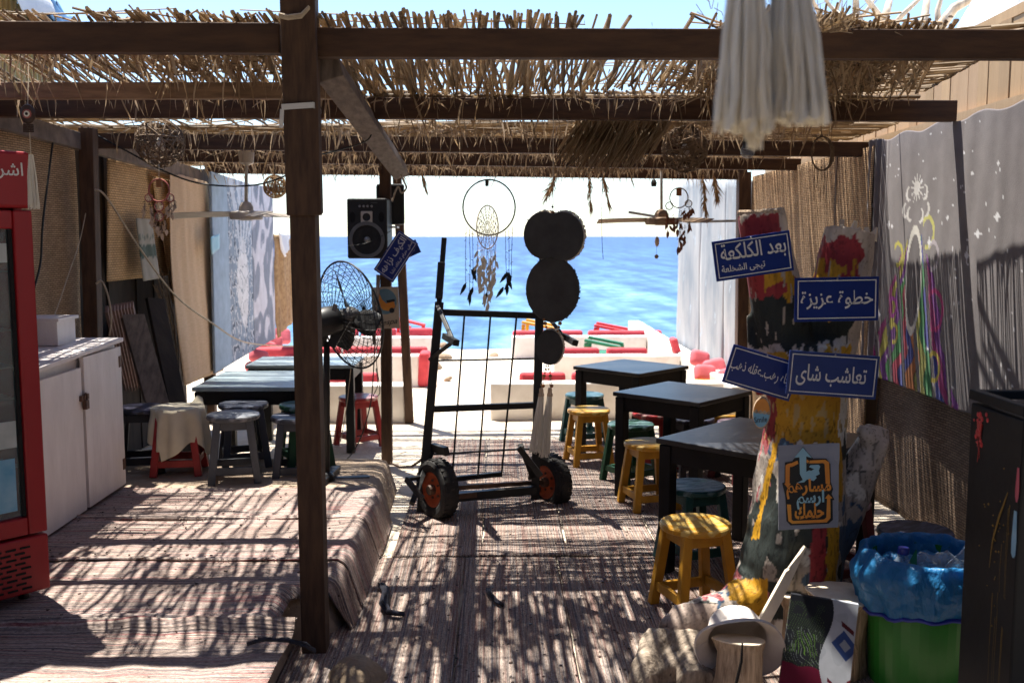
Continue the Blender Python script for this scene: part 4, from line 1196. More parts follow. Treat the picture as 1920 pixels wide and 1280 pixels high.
def table(label, cx, cy, size, rz, zt, legs_to, top, mat='black_wood', sx=None):
    sx = sx or size
    t_ = thing('square_table', label, 'table', (cx, cy, legs_to), (0, 0, R(rz)), 'low square wooden tables')
    h = zt - legs_to
    b = MB(); b.box((0, 0, h - .0125), (sx, size, .025)); b.build('tabletop', top, t_, bevel=.004, local=True)
    b = MB(); x_, y_ = sx / 2 - .03, size / 2 - .03
    for q in (((-x_, -y_), (x_, -y_)), ((x_, -y_), (x_, y_)), ((x_, y_), (-x_, y_)), ((-x_, y_), (-x_, -y_))):
        b.bar((*q[0], h - .07), (*q[1], h - .07), .02, .086)
    b.build('apron', mat, t_, local=True)
    for sx_, sy_ in ((1, 1), (1, -1), (-1, 1), (-1, -1)):
        b = MB(); b.bar(((x_ - .012) * sx_, (y_ - .012) * sy_, 0), ((x_ - .012) * sx_, (y_ - .012) * sy_, h - .03), .062, .062, up=(0, 1, 0)); b.build('leg', mat, t_, bevel=.005, local=True)
    return t_
table('farthest black table on the right in front of the white walls', .985, 7.2, .60, -45, .66, 0, 'black_table')
table('middle black table on the right with a yellow stool at its corner', 1.14, 6.0, .61, -43, .66, 0, 'black_table')
table('nearest black table on the right, partly behind the painted trunk', 1.29, 4.62, .76, -44, .655, 0, 'black_table')
ta = P(447, 726, 6.12); 
table('nearer blue grey topped table on the left behind the grey stools', -1.555, 6.55, .78, 0, .665, 0, 'blue_grey_table', sx=.68)
table('farther blue grey topped table on the left behind the front post', -1.44, 7.55, .55, 0, .66, 0, 'blue_grey_table', sx=.80)

# ================================================================== red drinks fridge
fr = thing('drinks_fridge', 'red glass door drinks fridge at the left edge of the picture', 'fridge', (-1.745, 3.76, PZ + .01), (0, 0, R(49)))
FM = ROOTM[fr.name]
def fb(name, c, s, mat, par=fr, bevel=0, extra=None):
    b = MB(); b.box(c, s); 
    if extra: extra(b)
    return b.build(name, mat, par, bevel=bevel, local=True)
fw = .64
zb = .05
b = MB()
b.box((-fw / 2, .45, .9), (fw, .02, 1.62)); b.box((-fw + .015, .24, .88), (.03, .40, 1.62)); b.box((-.015, .24, .88), (.03, .40, 1.62)); b.box((-fw / 2, .24, 1.675), (fw, .44, .03)); b.box((-fw / 2, .24, .18), (fw - .06, .40, .22))
b.build('cabinet_shell', 'fridge_red', fr, local=True)
hd = fb('header_panel', (-fw / 2, -.012, 1.595), (fw, .08, .205), 'fridge_red', bevel=.012)
def arbar(b): pass
tm = Matrix.Translation((-.125, -.0535, 1.625))
text_mesh('اشرب...', tm, .062, None, .008).build('lettering', 'sign_white', hd, local=True)
dr = MB()
dz0, dz1 = .275, 1.485
dr.box((-.035, -.02, (dz0 + dz1) / 2), (.07, .05, dz1 - dz0)); dr.box((-fw + .035, -.02, (dz0 + dz1) / 2), (.07, .05, dz1 - dz0))
dr.box((-fw / 2, -.02, dz0 + .034), (fw - .142, .048, .068)); dr.box((-fw / 2, -.02, dz1 - .034), (fw - .142, .048, .068))
dd = dr.build('door_frame', 'fridge_red', fr, bevel=.006, local=True)
fb('glass_pane', (-fw / 2, -.018, (dz0 + dz1) / 2), (fw - .14, .008, dz1 - dz0 - .13), 'glass', dd)
def gasket(b): pass
b = MB()
b.box((-.078, -.022, (dz0 + dz1) / 2), (.014, .02, dz1 - dz0 - .14))
b.build('gasket', 'dark_gap', dd, local=True)
b = MB(); b.box((-fw / 2, .24, .9), (fw - .07, .38, .005)); b.box((-fw / 2, .43, .9), (fw - .07, .008, 1.05)); b.build('lining', 'carton_white', fr, local=True)
for k, z in enumerate((.52, .78, 1.04, 1.26)):
    b = MB()
    for j in range(12): b.bar((-fw + .05, .05 + .035 * j, z), (-.04, .05 + .035 * j, z), .005, .005)
    b.build('shelf', 'steel', fr, local=True)
gp = fb('grille_panel', (-fw / 2, -.012, .158), (fw, .07, .215), 'fridge_red', bevel=.008)
b = MB()
for r_ in range(9):
    for c_ in range(8):
        b.box((-.09 - .052 * c_ - (.02 if r_ % 2 else 0), -.0485, .075 + .0195 * r_), (.036, .006, .007))
b.build('grille', 'dark_gap', gp, local=True)
for x in (-.06, -fw + .06):
    for y in (.05, .46): 
        b = MB(); b.lathe([(.02, -.01), (.022, .01), (.014, .05)], Matrix.Translation((x, y, .0)), 12); b.build('foot', 'black_plastic', fr, local=True)
b = MB(); b.box((-.125, -.0245, 1.33), (.07, .002, .07)); b.build('sticker', 'carton_white', dd, local=True); b = MB(); b.box((-.135, -.0245, .66), (.09, .002, .10)); b.build('sticker', 'carton_white', dd, local=True)
b = MB(); b.box((-.145, -.0245, .47), (.09, .002, .20)); b.build('blue_sticker', 'carton_blue', dd, local=True)
gm = FM
for k in range(14):
    zz_ = (.525, .785, 1.045, 1.265)[k % 4]; xx_ = -.11 - .075 * (k // 4) - .02 * (k % 2)
    b = MB(); b.lathe([(.03, 0), (.032, .01), (.032, .10), (.013, .14), (.013, .165 if k % 4 < 3 else .12)], FM @ Matrix.Translation((xx_, .30 - .03 * (k % 3), zz_)), 12)
    tag(b.build('drink_bottle', ('carton_white', 'poster_blue', 'steel')[k % 3], smooth=True), 'bottle in the back row of the fridge shelves', 'bottle', 'back row bottles in the fridge')
for k, (x, z, hgt, mat) in enumerate([(-.14, .53, .17, 'carton_blue'), (-.22, .53, .17, 'carton_white'), (-.3, .53, .2, 'carton_blue'), (-.15, .79, .2, 'carton_white'), (-.24, .79, .16, 'carton_blue'), (-.17, 1.05, .16, 'carton_white'), (-.26, 1.05, .15, 'carton_blue')]):
    b = MB(); b.lathe([(.032, 0), (.034, .01), (.034, hgt * .65), (.014, hgt * .85), (.014, hgt)], FM @ Matrix.Translation((x, .12 + .03 * (k % 3), z + .004)), 14)
    tag(b.build('drink_bottle', mat, smooth=True), ['blue bottle on the lowest fridge shelf nearest the door edge', 'pale bottle on the lowest fridge shelf', 'tall blue bottle deep on the lowest fridge shelf', 'tall pale bottle on the second fridge shelf', 'blue bottle on the second fridge shelf', 'pale bottle on the third fridge shelf', 'blue bottle on the third fridge shelf'][k], 'bottle', 'bottles in the fridge')

# ================================================================== white cupboard
cb = thing('white_cupboard', 'white painted wooden cupboard with a padlocked pair of plank doors', 'cupboard', (-2.30, 4.95, PZ))
x0, x1, y0, y1, zt = -2.50, -2.085, 4.25, 5.48, 1.035
b = MB(); b.box(((x0 + x1) / 2, (y0 + y1) / 2, (PZ + .03 + zt - .03) / 2), (x1 - x0 - .03, y1 - y0, zt - .03 - PZ - .03)); b.box(((x0 + x1) / 2, (y0 + y1) / 2, PZ + .015), (x1 - x0 - .07, y1 - y0 - .04, .03)); b.build('carcass', 'white_paint', cb)
b = MB(); b.bar((-2.295, 4.18, zt - .045), (-2.285, 5.50, zt), .46, .022); b.build('cupboard_top', 'white_paint', cb, bevel=.003)
def door(ya, yb, za, zc, x, nm='door', tilt=0):
    b = MB(); n_ = 6
    for k in range(n_):
        u0, u1 = ya + (yb - ya) * k / n_, ya + (yb - ya) * (k + 1) / n_
        b.box((x + tilt * (k / n_ - .5), (u0 + u1) / 2, (za + zc) / 2), (.02, u1 - u0 - .0004, zc - za))
    return b.build(nm, 'white_paint', cb)
d1 = door(4.30, 4.945, PZ + .03, zt - .085, -2.076)
d2 = door(4.965, 5.46, PZ + .035, zt - .035, -2.070)
b = MB(); b.box((-2.06, 4.955, .80), (.015, .09, .028)); b.box((-2.05, 4.95, .765), (.02, .035, .045)); b.tube(ringpts((-2.05, 4.95, .80), YA, ZA, .016, .022, 12), .004, 5, closed=True); b.build('padlock', 'rust_metal', d2)
for z in (.35, .92): 
    b = MB(); b.box((-2.058, 5.44, z), (.006, .03, .06)); b.build('hinge', 'rust_metal', d2)
b = MB(); p = W(83, 640, -2.38); b.box((-2.36, p.y, 1.10), (.2, .22, .125)); wb = b.build('small_box', 'white_paint', bevel=.003)
b = MB(); b.box((-2.36, p.y, 1.172), (.23, .25, .018)); b.build('lid', 'white_paint', wb, bevel=.003)
tag(wb, 'small white wooden box with a lid standing on the white cupboard', 'box')

# ================================================================== hand truck
ht = thing('hand_truck', 'black steel hand truck with wire grid back and orange rimmed wheels', 'hand truck', (0, 5.7, 0))
wl, wr = P(820, 916, 5.56), P(1031, 902, 5.93)
axl = (wr - wl).normalized(); ax = Vector((.83, .56, 0))
def wheel(c, ax, nm):
    r = .172
    q = ax.to_track_quat('Z', 'Y').to_matrix().to_4x4(); M4 = Matrix.Translation(c) @ q
    b = MB(); b.lathe([(.095, -.034), (.118, -.05), (.145, -.053), (.163, -.045), (r, -.022), (r, .022), (.163, .045), (.145, .053), (.118, .05), (.095, .034), (.095, -.034)], M4, 32, cap=False)
    w = b.build('wheel', 'rubber', ht, smooth=False)
    b = MB()
    for k in range(30):
        a = 2 * math.pi * k / 30
        for s in (-1, 1):
            u = Vector((math.cos(a + s * .05), math.sin(a + s * .05), 0)); tv = Vector((-u.y, u.x, 0))
            rot = Matrix((tv, Vector((0, 0, 1)), u)).transposed()
            b.box(M4 @ (u * (r - .001) + Vector((0, 0, .023 * s))), (.016, .034, .005), (M4.to_3x3() @ rot))
    b.build('tread', 'rubber', w)
    b = MB(); b.lathe([(.02, -.03), (.06, -.012), (.085, -.026), (.101, -.040), (.101, .040), (.085, .026), (.06, .012), (.02, .03)], M4, 24); b.build('rim', 'orange_rim', w, smooth=True)
    b = MB()
    b.lathe([(.026, -.06), (.03, -.05), (.03, .05), (.026, .06)], M4, 14)
    for k in range(5):
        a = 2 * math.pi * k / 5
        b.sphere(M4 @ Vector((.052 * math.cos(a), .052 * math.sin(a), -.022)), .008, 6)
    b.build('hub', 'rust_metal', w)
wheel(wl, ax, 0); wheel(wr, ax, 1)
b = MB(); b.bar(wl - axl * .05, wr + axl * .05, .026, .026); b.bar(wl + Vector((.07, .03, -.055)), wr + Vector((-.06, .03, -.055)), .02, .03); b.build('axle', 'rust_metal', ht)
def hb(nm, a, c, w=.036, h=.036, mat='black_metal', up=(0, 1, 0), par=ht):
    b = MB(); b.bar(a, c, w, h, up=up); return b.build(nm, mat, par, bevel=.003)
rl = hb('rail', P(789, 962, 5.66), P(824, 566, 5.78), .05, .05)
hb('handle_post', P(822, 585, 5.78), P(833, 446, 5.86), .03, .03); hb('handle_sleeve', P(823, 560, 5.775), P(828, 492, 5.81), .042, .042)
hb('rail', P(1003, 935, 5.84), P(1012, 566, 5.96), .05, .05)
hb('handle_post', P(1011, 640, 5.95), P(1016, 470, 6.05), .03, .03)
hb('cross_bar', P(822, 585, 5.77), P(1014, 592, 5.95), .036, .044)
hb('cross_bar', P(803, 767, 5.74), P(1008, 759, 5.90), .036, .036)
hb('cross_bar', P(812, 935, 5.64), P(1004, 918, 5.80), .05, .045); hb('cross_bar', P(808, 902, 5.9), P(940, 888, 6.05), .03, .03)
def wire(a, c): 
    b = MB(); b.tube([a, c], .0062, 6); return b.build('grid_wire', 'black_metal', ht)
for (xa, xb) in ((871, 848), (920, 896), (969, 940)): wire(P(xa, 588, 5.86), P(xb, 893, 5.76))
wire(P(818, 676, 5.77), P(1011, 672, 5.93)); wire(P(800, 852, 5.72), P(1008, 840, 5.86))
for s, (a, c, e) in enumerate((((822, 575), (850, 640), (808, 672)), ((1010, 572), (1058, 632), (1016, 660)))):
    Y0 = 5.77 if s == 0 else 5.95
    hb('bracket', P(*a, Y0), P(*c, Y0 - .28), .022, .045); hb('bracket', P(*c, Y0 - .26), P(*e, Y0), .022, .04)
    k = (856, 643) if s == 0 else (1079, 643)
    hb('grip_stub', P(k[0] - 22, k[1] - 13, Y0 - .18), P(*k, Y0 - .42), .034, .034)
hb('support_leg', P(812, 842, 5.74), P(772, 944, 5.42), .03, .03); hb('support_leg', P(762, 898, 5.42), P(792, 934, 5.36), .03, .03); hb('support_leg', P(762, 898, 5.42), P(800, 892, 5.66), .022, .022)
hb('support_leg', P(998, 892, 5.84), P(976, 835, 5.62), .03, .03); hb('support_leg', P(972, 838, 5.6), P(1014, 892, 5.6), .034, .024); hb('toe_plate', P(812, 838, 5.7), P(838, 846, 5.5), .05, .03)
b = MB(); q = [P(733, 868, 6.55), P(750, 876, 6.3), P(772, 874, 6.0), P(790, 862, 5.8), P(802, 846, 5.74)]
for i in range(44):
    t_ = i / 44 * 4; k = int(t_); p = q[k].lerp(q[k + 1], t_ - k); p1 = q[k].lerp(q[k + 1], min(1, t_ - k + .08)); d = (p1 - p).normalized()
    u = d.cross(ZA if i % 2 else YA).normalized()
    b.tube(ringpts(p, d, u, .014, .008, 8), .0025, 4, closed=True)
tag(b.build('steel_chain', 'rust_metal'), 'small chain sagging from the speaker post to the hand truck', 'chain')

# ================================================================== pedestal fan
pf_ = thing('pedestal_fan', 'large black pedestal fan with wire cage behind the front post', 'fan', G(612, 903, PZ))
fb0 = G(612, 900, PZ)
b = MB(); b.bar(P(526, 903, 5.72), P(694, 897, 5.74), .055, .035); b.bar(fb0 + Vector((-.02, -.2, .018)), fb0 + Vector((.02, .22, .018)), .055, .035); b.build('cross_base', 'black_plastic', pf_, bevel=.006)
b = MB(); b.tube([fb0, P(612, 720, 5.72), P(613, 640, 5.72)], [.021, .021, .017], 12); b.lathe([(.05, 0), (.045, .03), (.024, .05)], Matrix.Translation(fb0), 14); b.build('pole', 'black_metal', pf_, smooth=True)
fa = Vector((.72, .66, .16)).normalized()
hub = P(656, 591, 5.80)
fu = fa.cross(ZA).normalized(); fv = fu.cross(fa).normalized()
rad = .318
b = MB(); b.bar(P(604, 650, 5.72), P(608, 585, 5.72), .02, .05, up=(1, 0, 0)); b.bar(P(620, 650, 5.72), P(648, 600, 5.74), .02, .05, up=(1, 0, 0)); b.build('yoke', 'black_plastic', pf_)
mq = fa.to_track_quat('Z', 'Y').to_matrix().to_4x4(); FMt = Matrix.Translation(hub) @ mq
b = MB(); b.lathe([(.03, -.30), (.075, -.28), (.085, -.16), (.08, -.10), (.05, -.08)], FMt, 20); mo = b.build('motor', 'black_plastic', pf_, smooth=True)
b = MB(); p_ = P(628, 577, 5.62); b.box(p_, (.03, .003, .04), Euler((0, R(20), R(-25))).to_matrix()); b.build('rating_plate', 'fan_label', mo)
b = MB()
def cagept(r, side): 
    t_ = r / rad
    return (.0 + side * (.105 * (1 - t_ ** 2.2)))
for side in (-1, 1):
    for k in range(1, 15):
        r = rad * k / 14
        b.tube(ringpts(hub + fa * cagept(r, side), fu, fv, r, n=40), .0014, 4, closed=True)
    for k in range(28):
        a = 2 * math.pi * k / 28
        b.tube([hub + fa * cagept(rad * s / 6, side) + (fu * math.cos(a + .25 * s / 6) + fv * math.sin(a + .25 * s / 6)) * rad * s / 6 for s in range(7)], .002, 4)
b.tube(ringpts(hub, fu, fv, rad, n=48), .006, 6, closed=True)
b.build('cage', 'black_metal', pf_)
for k in range(3):
    a = 2.1 * k + 1.9
    d = fu * math.cos(a) + fv * math.sin(a); e = fu * math.cos(a + 1.57) + fv * math.sin(a + 1.57)
    b = MB(); b.sheet(lambda u, v: hub + d * (.05 + .22 * u) + e * ((v - .5) * (.06 + .07 * math.sin(u * 2.6))) + fa * ((v - .5) * .07), 8, 4, tuple(fa * .004)); b.build('blade', 'black_plastic', pf_, smooth=True)
b = MB(); b.lathe([(.045, -.05), (.05, .02), (.03, .05)], FMt, 16); b.build('hub_cap', 'fan_label', pf_, smooth=True)
cable('thin black fan cable hanging in loops beside the speaker post', [P(703, 640, 6.2), P(700, 700, 6.2), P(694, 760, 6.2), P(672, 830, 6.3), P(640, 868, 6.3), P(605, 860, 6.2)], .004, 'cord_black')
cable('knotted grey string hanging down from the poster on the speaker post', [P(708, 640, 6.45), P(706, 680, 6.45), P(712, 735, 6.45), P(700, 742, 6.45), P(708, 722, 6.45), P(705, 690, 6.45)], .003, 'cord_black', 'string')
cable('pale string hanging from the fan cage to the sand by the red stool', [P(658, 690, 5.9), P(650, 760, 5.95), P(640, 820, 6.0), P(636, 826, 6.0)], .0028, 'cord_beige', 'string')

# ================================================================== loudspeakers on the post
def speaker(label, p0, w, h, d, rz, front=True):
    t_ = thing('loudspeaker', label, 'loudspeaker', p0, (0, 0, R(rz)))
    b = MB(); b.box((0, d / 2, h / 2), (w, d, h)); b.build('cabinet_box', 'black_plastic', t_, bevel=.012, local=True)
    if front:
        T = lambda x, z: Matrix.Translation((x, 0, z)) @ Euler((R(90), 0, 0)).to_matrix().to_4x4()
        b = MB(); b.lathe([(.116, .001), (.116, .012), (.10, .014), (.085, .004), (.06, -.005), (.03, -.008)], T(0, h * .315), 32); wf = b.build('woofer', 'rubber', t_, local=True)
        b = MB(); b.lathe([(.118, .0145), (.112, .0155), (.098, .0155), (.094, .0145)], T(0, h * .315), 36, cap=False); b.build('surround', 'fan_label', wf, local=True)
        b = MB(); b.lathe([(.022, -.004), (.02, .010), (.008, .014)], T(0, h * .315), 16); b.build('dust_cap', 'steel', wf, smooth=True, local=True)
        b = MB(); b.box((0, -.006, h * .69), (.076, .012, .076)); tw_ = b.build('tweeter', 'fan_white', t_, bevel=.01, local=True)
        b = MB(); b.lathe([(.026, .012), (.023, .016), (.012, .013)], T(0, h * .69), 20); b.build('horn', 'black_plastic', tw_, local=True)
        b = MB()
        for k in range(4): b.lathe([(.008, 0), (.007, .012)], T(-.045 + .026 * k, h * .87), 10)
        b.build('control_knob', 'steel', t_, local=True)
        b = MB()
        for k in range(5): b.box((.03 + .009 * k, -.001, h * .925), (.005, .004, .004))
        b.build('indicator', 'fan_label', t_, local=True)
        b = MB()
        for s in (-1, 1): b.lathe([(.02, .001), (.018, .004), (.012, -.002)], T(s * .095, h * .69) @ Matrix.Diagonal((1, 1.7, 1, 1)), 14)
        b.build('port', 'dark_gap', t_, local=True)
    return t_
s1 = P(689, 485, 6.50)
speaker('black loudspeaker with pale tweeter strapped to the left side of the inner post', s1, .262, .388, .20, -4)
s2 = P(733, 421, 6.75)
speaker('black loudspeaker turned away behind the inner post, mounted higher up', s2, .185, .27, .18, 8, False)
b = MB(); b.box(s2 + Vector((-.01, -.02, -.018)), (.12, .16, .012)); b.build('speaker_bracket', 'sign_white')
tag(bpy.data.objects['speaker_bracket'], 'small white bracket under the rear loudspeaker', 'bracket')
cable('wire strap running across the front loudspeaker to the post', [P(653, 461, 6.47), P(690, 455, 6.42), P(733, 433, 6.52)], .0022, 'cord_black', 'strap')
cable('frayed rope end hanging off the diagonal brace by the rear loudspeaker', [P(748, 318, 6.4), P(757, 340, 6.42), P(762, 352, 6.42), P(753, 362, 6.42), P(746, 350, 6.42), P(735, 378, 6.45)], .006, 'cord_beige', 'rope')

# ================================================================== enamel signs
def sign(name, label, px, py, Y, w, h, roll, yaw, lines, mat='sign_blue', tilt=0, frame_=True):
    M4 = frame(px, py, Y, roll, yaw, tilt)
    t_ = thing(name, label, 'sign', mat=M4)
    b = MB(); b.box((0, .005, 0), (w, .008, h)); b.build('panel', mat, t_, bevel=.0015, local=True)
    if frame_:
        b = MB(); m_ = h * .075; lw = h * .022
        for s in (-1, 1):
            b.box((0, -.0005, s * (h / 2 - m_)), (w - 2 * m_ + lw, .002, lw)); b.box((s * (w / 2 - m_), -.0005, 0), (lw, .002, h - 2 * m_ - lw))
        b.build('border_line', 'sign_white', t_, local=True)
    for (s, x, z, size, width) in lines:
        text_mesh(s, Matrix.Translation((x * w, 0, z * h)), size * h, width * w if width else None, .012, depth=.0012).build('lettering', 'sign_white', t_, local=True)
    b = MB(); b.sphere((0, -.003, h / 2 - h * .035), .0035, 8); b.build('nail', 'steel', t_, local=True)
    return t_
YS = 3.62
k = YS / F_PX
sign('blue_sign', 'upper left blue enamel sign with two lines of white Arabic, tilted up to the right', 1412, 480, YS + .02, 148 * k, 76 * k, -8.5, 0, [('بعد الكلكعة', .01, .14, .50, .84), ('تيجى الشخلعة', -.14, -.24, .22, .56)])
sign('blue_sign', 'upper right blue enamel sign with one line of white Arabic, hung straight', 1569, 561, YS - .01, 159 * k, 83 * k, -1, 0, [('خطوة عزيزة', 0, -.01, .42, .86)])
sign('blue_sign', 'dark blue sign sloping down to the right, partly behind the paler blue sign', 1428, 699, YS + .035, 136 * k, 76 * k, 16.5, 0, [('جاه رهب..عقله ذهب', -.02, .0, .34, .88)])
sign('blue_sign', 'paler washed blue sign at the lower right of the trunk, slightly tilted', 1562, 703, YS - .015, 172 * k, 83 * k, 4, 0, [('تعاشب شاى', -.02, -.03, .50, .78)], 'sign_pale_blue')
Yp = 6.48; kp = Yp / F_PX
sign('blue_sign', 'small blue sign hung steeply slanted on the speaker post', 742, 481, Yp, 88 * kp, 44 * kp, -56, -8, [('الكيف نزاهه', 0, .10, .40, .86), ('مش حرام كيفك نشا', .05, -.26, .20, .8)])
M4 = frame(768, 468, Yp + .03, -24, 0)
t_ = thing('blue_sign', 'small blue sign end with a pale triangle, sticking out behind the slanted sign', 'sign', mat=M4)
b = MB(); b.box((0, 0, 0), (36 * kp, .006, 26 * kp)); b.build('panel', 'sign_blue', t_, local=True)
b = MB(); b.prism([(-.03, -.02), (.03, -.02), (.02, .025)], .001, Matrix.Translation((0, -.0035, 0))); b.build('triangle_mark', 'grey_board', t_, local=True)
# scooter poster on the speaker post
M4 = frame(723, 577, 6.46, -2, -6); kp = 6.46 / F_PX
t_ = thing('scooter_poster', 'cream board with an orange scooter in a grey blue circle, nailed to the speaker post', 'poster', mat=M4)
b = MB(); b.box((0, 0, 0), (51 * kp, .006, 78 * kp)); b.build('panel', 'poster_cream', t_, local=True)
circ = lambda cx, cz, r, n=28, sz=1: [(cx + r * math.cos(6.2832 * i / n), cz + r * sz * math.sin(6.2832 * i / n)) for i in range(n)]
PM = Matrix.Translation((0, -.0032, 0))
b = MB(); b.prism(circ(0, 12 * kp, 22 * kp, sz=1.1), .0006, PM); b.build('circle_mark', 'poster_sky', t_, local=True)
b = MB(); b.prism([(x * kp, z * kp) for x, z in [(-18, 24), (-10, 26), (-6, 16), (2, 8), (8, 12), (17, 11), (19, 2), (14, -4), (4, -6), (-4, -4), (-10, 2), (-16, 8)]], .0006, PM @ Matrix.Translation((0, -.0008, 0))); b.build('scooter_mark', 'poster_orange', t_, local=True)
b = MB(); b.prism([(x * kp, z * kp) for x, z in [(2, 14), (18, 16), (19, 12), (4, 9)]], .0006, PM @ Matrix.Translation((0, -.0016, 0)))
for cx in (-13, 12): b.prism(circ(cx * kp, -5 * kp, 5 * kp, 16), .0005, PM @ Matrix.Translation((0, -.0024 - cx * .00001, 0)))
b.build('wheel_mark', 'poster_black', t_, local=True)
text_mesh('Vespa', Matrix.Translation((4 * kp, -.004, -28 * kp)) @ Euler((0, R(-6), 0)).to_matrix().to_4x4(), 13 * kp, 36 * kp, .008, .5, arabic=False).build('lettering', 'poster_black', t_, local=True)
cable('twisted grey driftwood stick tied to the speaker post over the cream poster', [P(709, 515, 6.4), P(708, 550, 6.39), P(703, 585, 6.39), P(701, 620, 6.4), P(702, 645, 6.42)], .013, 'drift_grey', 'driftwood_stick')

# ================================================================== things hanging from the roof
def strands(b, a, c, ra, rc, n, r, wav=.3, lj=.06, squash=1, seed=0):
    """threads of a tassel from a (radius ra) down to c (radius rc)"""
    a, c = Vector(a), Vector(c); d = (c - a)
    for i in range(n):
        an = random.uniform(0, 6.283); q = math.sqrt(random.random())
        u = Vector((math.cos(an), math.sin(an) * squash, 0))
        e = a + u * ra * q; f = c + u * rc * q - d.normalized() * random.uniform(-lj, lj) * d.length
        m_ = e.lerp(f, .45) + u * (rc - ra) * .12 + Vector((random.gauss(0, 1), random.gauss(0, 1), 0)) * rc * wav * .2
        m2 = e.lerp(f, .8) + Vector((random.gauss(0, 1), random.gauss(0, 1), 0)) * rc * wav * .2
        b.tube([e, m_, m2, f], [r, r, r, r * 1.25], 5)
bt = thing('rope_tassel', 'big pale cotton rope tassel hanging close to the camera at the top right', 'tassel', P(1445, 250, 1.25), group=None)
b = MB()
YT = 1.25
strands(b, P(1399, -70, YT), P(1393, 238, YT), .017, .036, 95, .0024, .3, .05, .6)
strands(b, P(1480, -70, YT + .02), P(1494, 226, YT + .02), .017, .041, 105, .0024, .3, .04, .6)
strands(b, P(1418, -60, YT), P(1412, 268, YT), .010, .012, 26, .0024, .3, .04, .7)
b.build('threads', 'cotton', bt)
b = MB(); b.tube([P(1404, -66, YT), P(1425, -200, YT), P(1430, -420, YT), Vector((.33, YT, 2.7))], .006, 6); b.tube([P(1470, -66, YT + .02), P(1440, -200, YT), P(1432, -420, YT), Vector((.335, YT, 2.7))], .006, 6); b.build('cord', 'cotton', bt)
ey = thing('beaded_eye', 'dark beaded eye charm with a long cream tassel in front of the fridge', 'hanging charm', P(52, 215, 3.38))
YE = 3.38
b = MB(); M4 = Matrix.Translation(P(52, 214, YE)) @ Euler((R(90), 0, 0)).to_matrix().to_4x4()
b.lathe([(.024, -.004), (.026, 0), (.024, .004), (.018, .006)], M4 @ Matrix.Diagonal((1, 1.25, 1, 1)), 24); o = b.build('eye_disc', 'bead_dark', ey)
b = MB(); b.lathe([(.015, .0062), (.014, .0075)], M4, 20); b.build('eye_ring', 'pink_yarn', o)
b = MB(); b.lathe([(.010, .008), (.009, .009)], M4, 18); b.build('eye_white', 'cotton', o)
b = MB(); b.lathe([(.005, .0094), (.004, .0105)], M4, 14); b.build('pupil', 'dark_gap', o)
b = MB()
for i in range(9):
    x = P(44 + 2.2 * i, 232, YE)
    for j in range(5): b.sphere(x + Vector((0, 0, -.004 - .0055 * j)), .003, 6)
b.build('bead_fringe', 'bead_dark', ey)
b = MB(); b.tube([P(52, 200, YE), P(54, 120, YE + .1)], .0012, 4); b.tube([P(55, 240, YE), P(58, 290, YE)], .0016, 4); b.build('string', 'cord_beige', ey)
b = MB(); strands(b, P(58, 290, YE), P(64, 388, YE), .007, .019, 75, .0014, .3, .05, .7); b.build('tassel', 'cotton', ey)
# the owl hanging, seen from behind
ow = thing('owl_hanging', 'black backed owl shaped hanging of stacked discs with beads and two cream tassels', 'hanging ornament', P(1036, 500, 4.3))
YO = 4.3; ko = YO / F_PX
def disc(px, py, rx, rz_, yaw, name, par=ow, fr_mat='cotton', t_=.012, frn=620, fl=.022, roll=0, dy=0):
    M4 = Matrix.Translation(P(px, py, YO) + Vector((0, dy, 0))) @ Euler((R(90), R(roll), R(yaw))).to_matrix().to_4x4() @ Matrix.Diagonal((rx * ko / math.cos(R(yaw)), rz_ * ko, 1, 1))
    b = MB(); b.lathe([(.985, -t_), (1, -t_ * .6), (1.0, t_ * .6), (.985, t_)], M4, 44); o = b.build(name, 'disc_back', par)
    b = MB()
    for i in range(frn):
        a = random.uniform(0, 6.283); r0 = random.uniform(.93, 1.0)
        p = M4 @ Vector((r0 * math.cos(a), r0 * math.sin(a), -t_ * .9)); n_ = ((M4 @ Vector((math.cos(a) * 1.05, math.sin(a) * 1.05, -t_ * 1.6))) - (M4 @ Vector((math.cos(a), math.sin(a), -t_ * .4)))).normalized()
        q = p + n_ * random.uniform(.6, 1) * fl + Vector((random.gauss(0, .003), .008, random.gauss(0, .003)))
        b.tube([p, q], .0022, 4)
    b.build('fringe', fr_mat, o)
    if fr_mat == 'cotton':
        M5 = Matrix.Translation(P(px + 4, py - 1, YO) - P(px, py, YO) + Vector((0, .02, 0))) @ M4
        b = MB(); b.lathe([(.98, -.003), (1.0, 0), (.98, .003)], M5, 44)
        for i in range(420):
            a = random.uniform(0, 6.283); p = M5 @ Vector((math.cos(a) * .99, math.sin(a) * .99, 0)); q = M5 @ Vector((math.cos(a) * (1.02 + .05 * random.random()), math.sin(a) * (1.02 + .05 * random.random()), random.uniform(-.006, .006)))
            b.tube([p, q], .0017, 4)
        b.build('pale_rim', 'cotton', o)
    return o
disc(1020, 441, 37, 44, -15, 'head_disc', fl=.003)
disc(1055, 443, 37, 45, -15, 'head_disc', fl=.003, dy=-.0215)
disc(1036, 543, 49, 61, -15, 'body_disc', fr_mat='feather_black', fl=.002)
disc(1030, 651, 23.5, 33, -26, 'lower_disc', fl=.003, frn=200)
b = MB(); b.tube([P(1037, 400, YO), P(1037, 330, YO), P(1038, 120, YO), P(1038, 95, YO)], .0016, 4)
b.tube([P(1036, 385, YO), P(1028, 370, YO), P(1030, 352, YO)], .0008, 3)
for s in (-1, 1):
    b.tube([P(1036 + 15 * s, 597, YO), P(1034 + 8 * s, 622, YO)], .0012, 4)
    b.tube([P(1031 + 2 * s, 684, YO), P(1022 + 8.5 * s, 722, YO)], .0012, 4)
b.build('string', 'cord_beige', ow)
b = MB()
b.sphere(P(1036, 399, YO), .009, 10); 
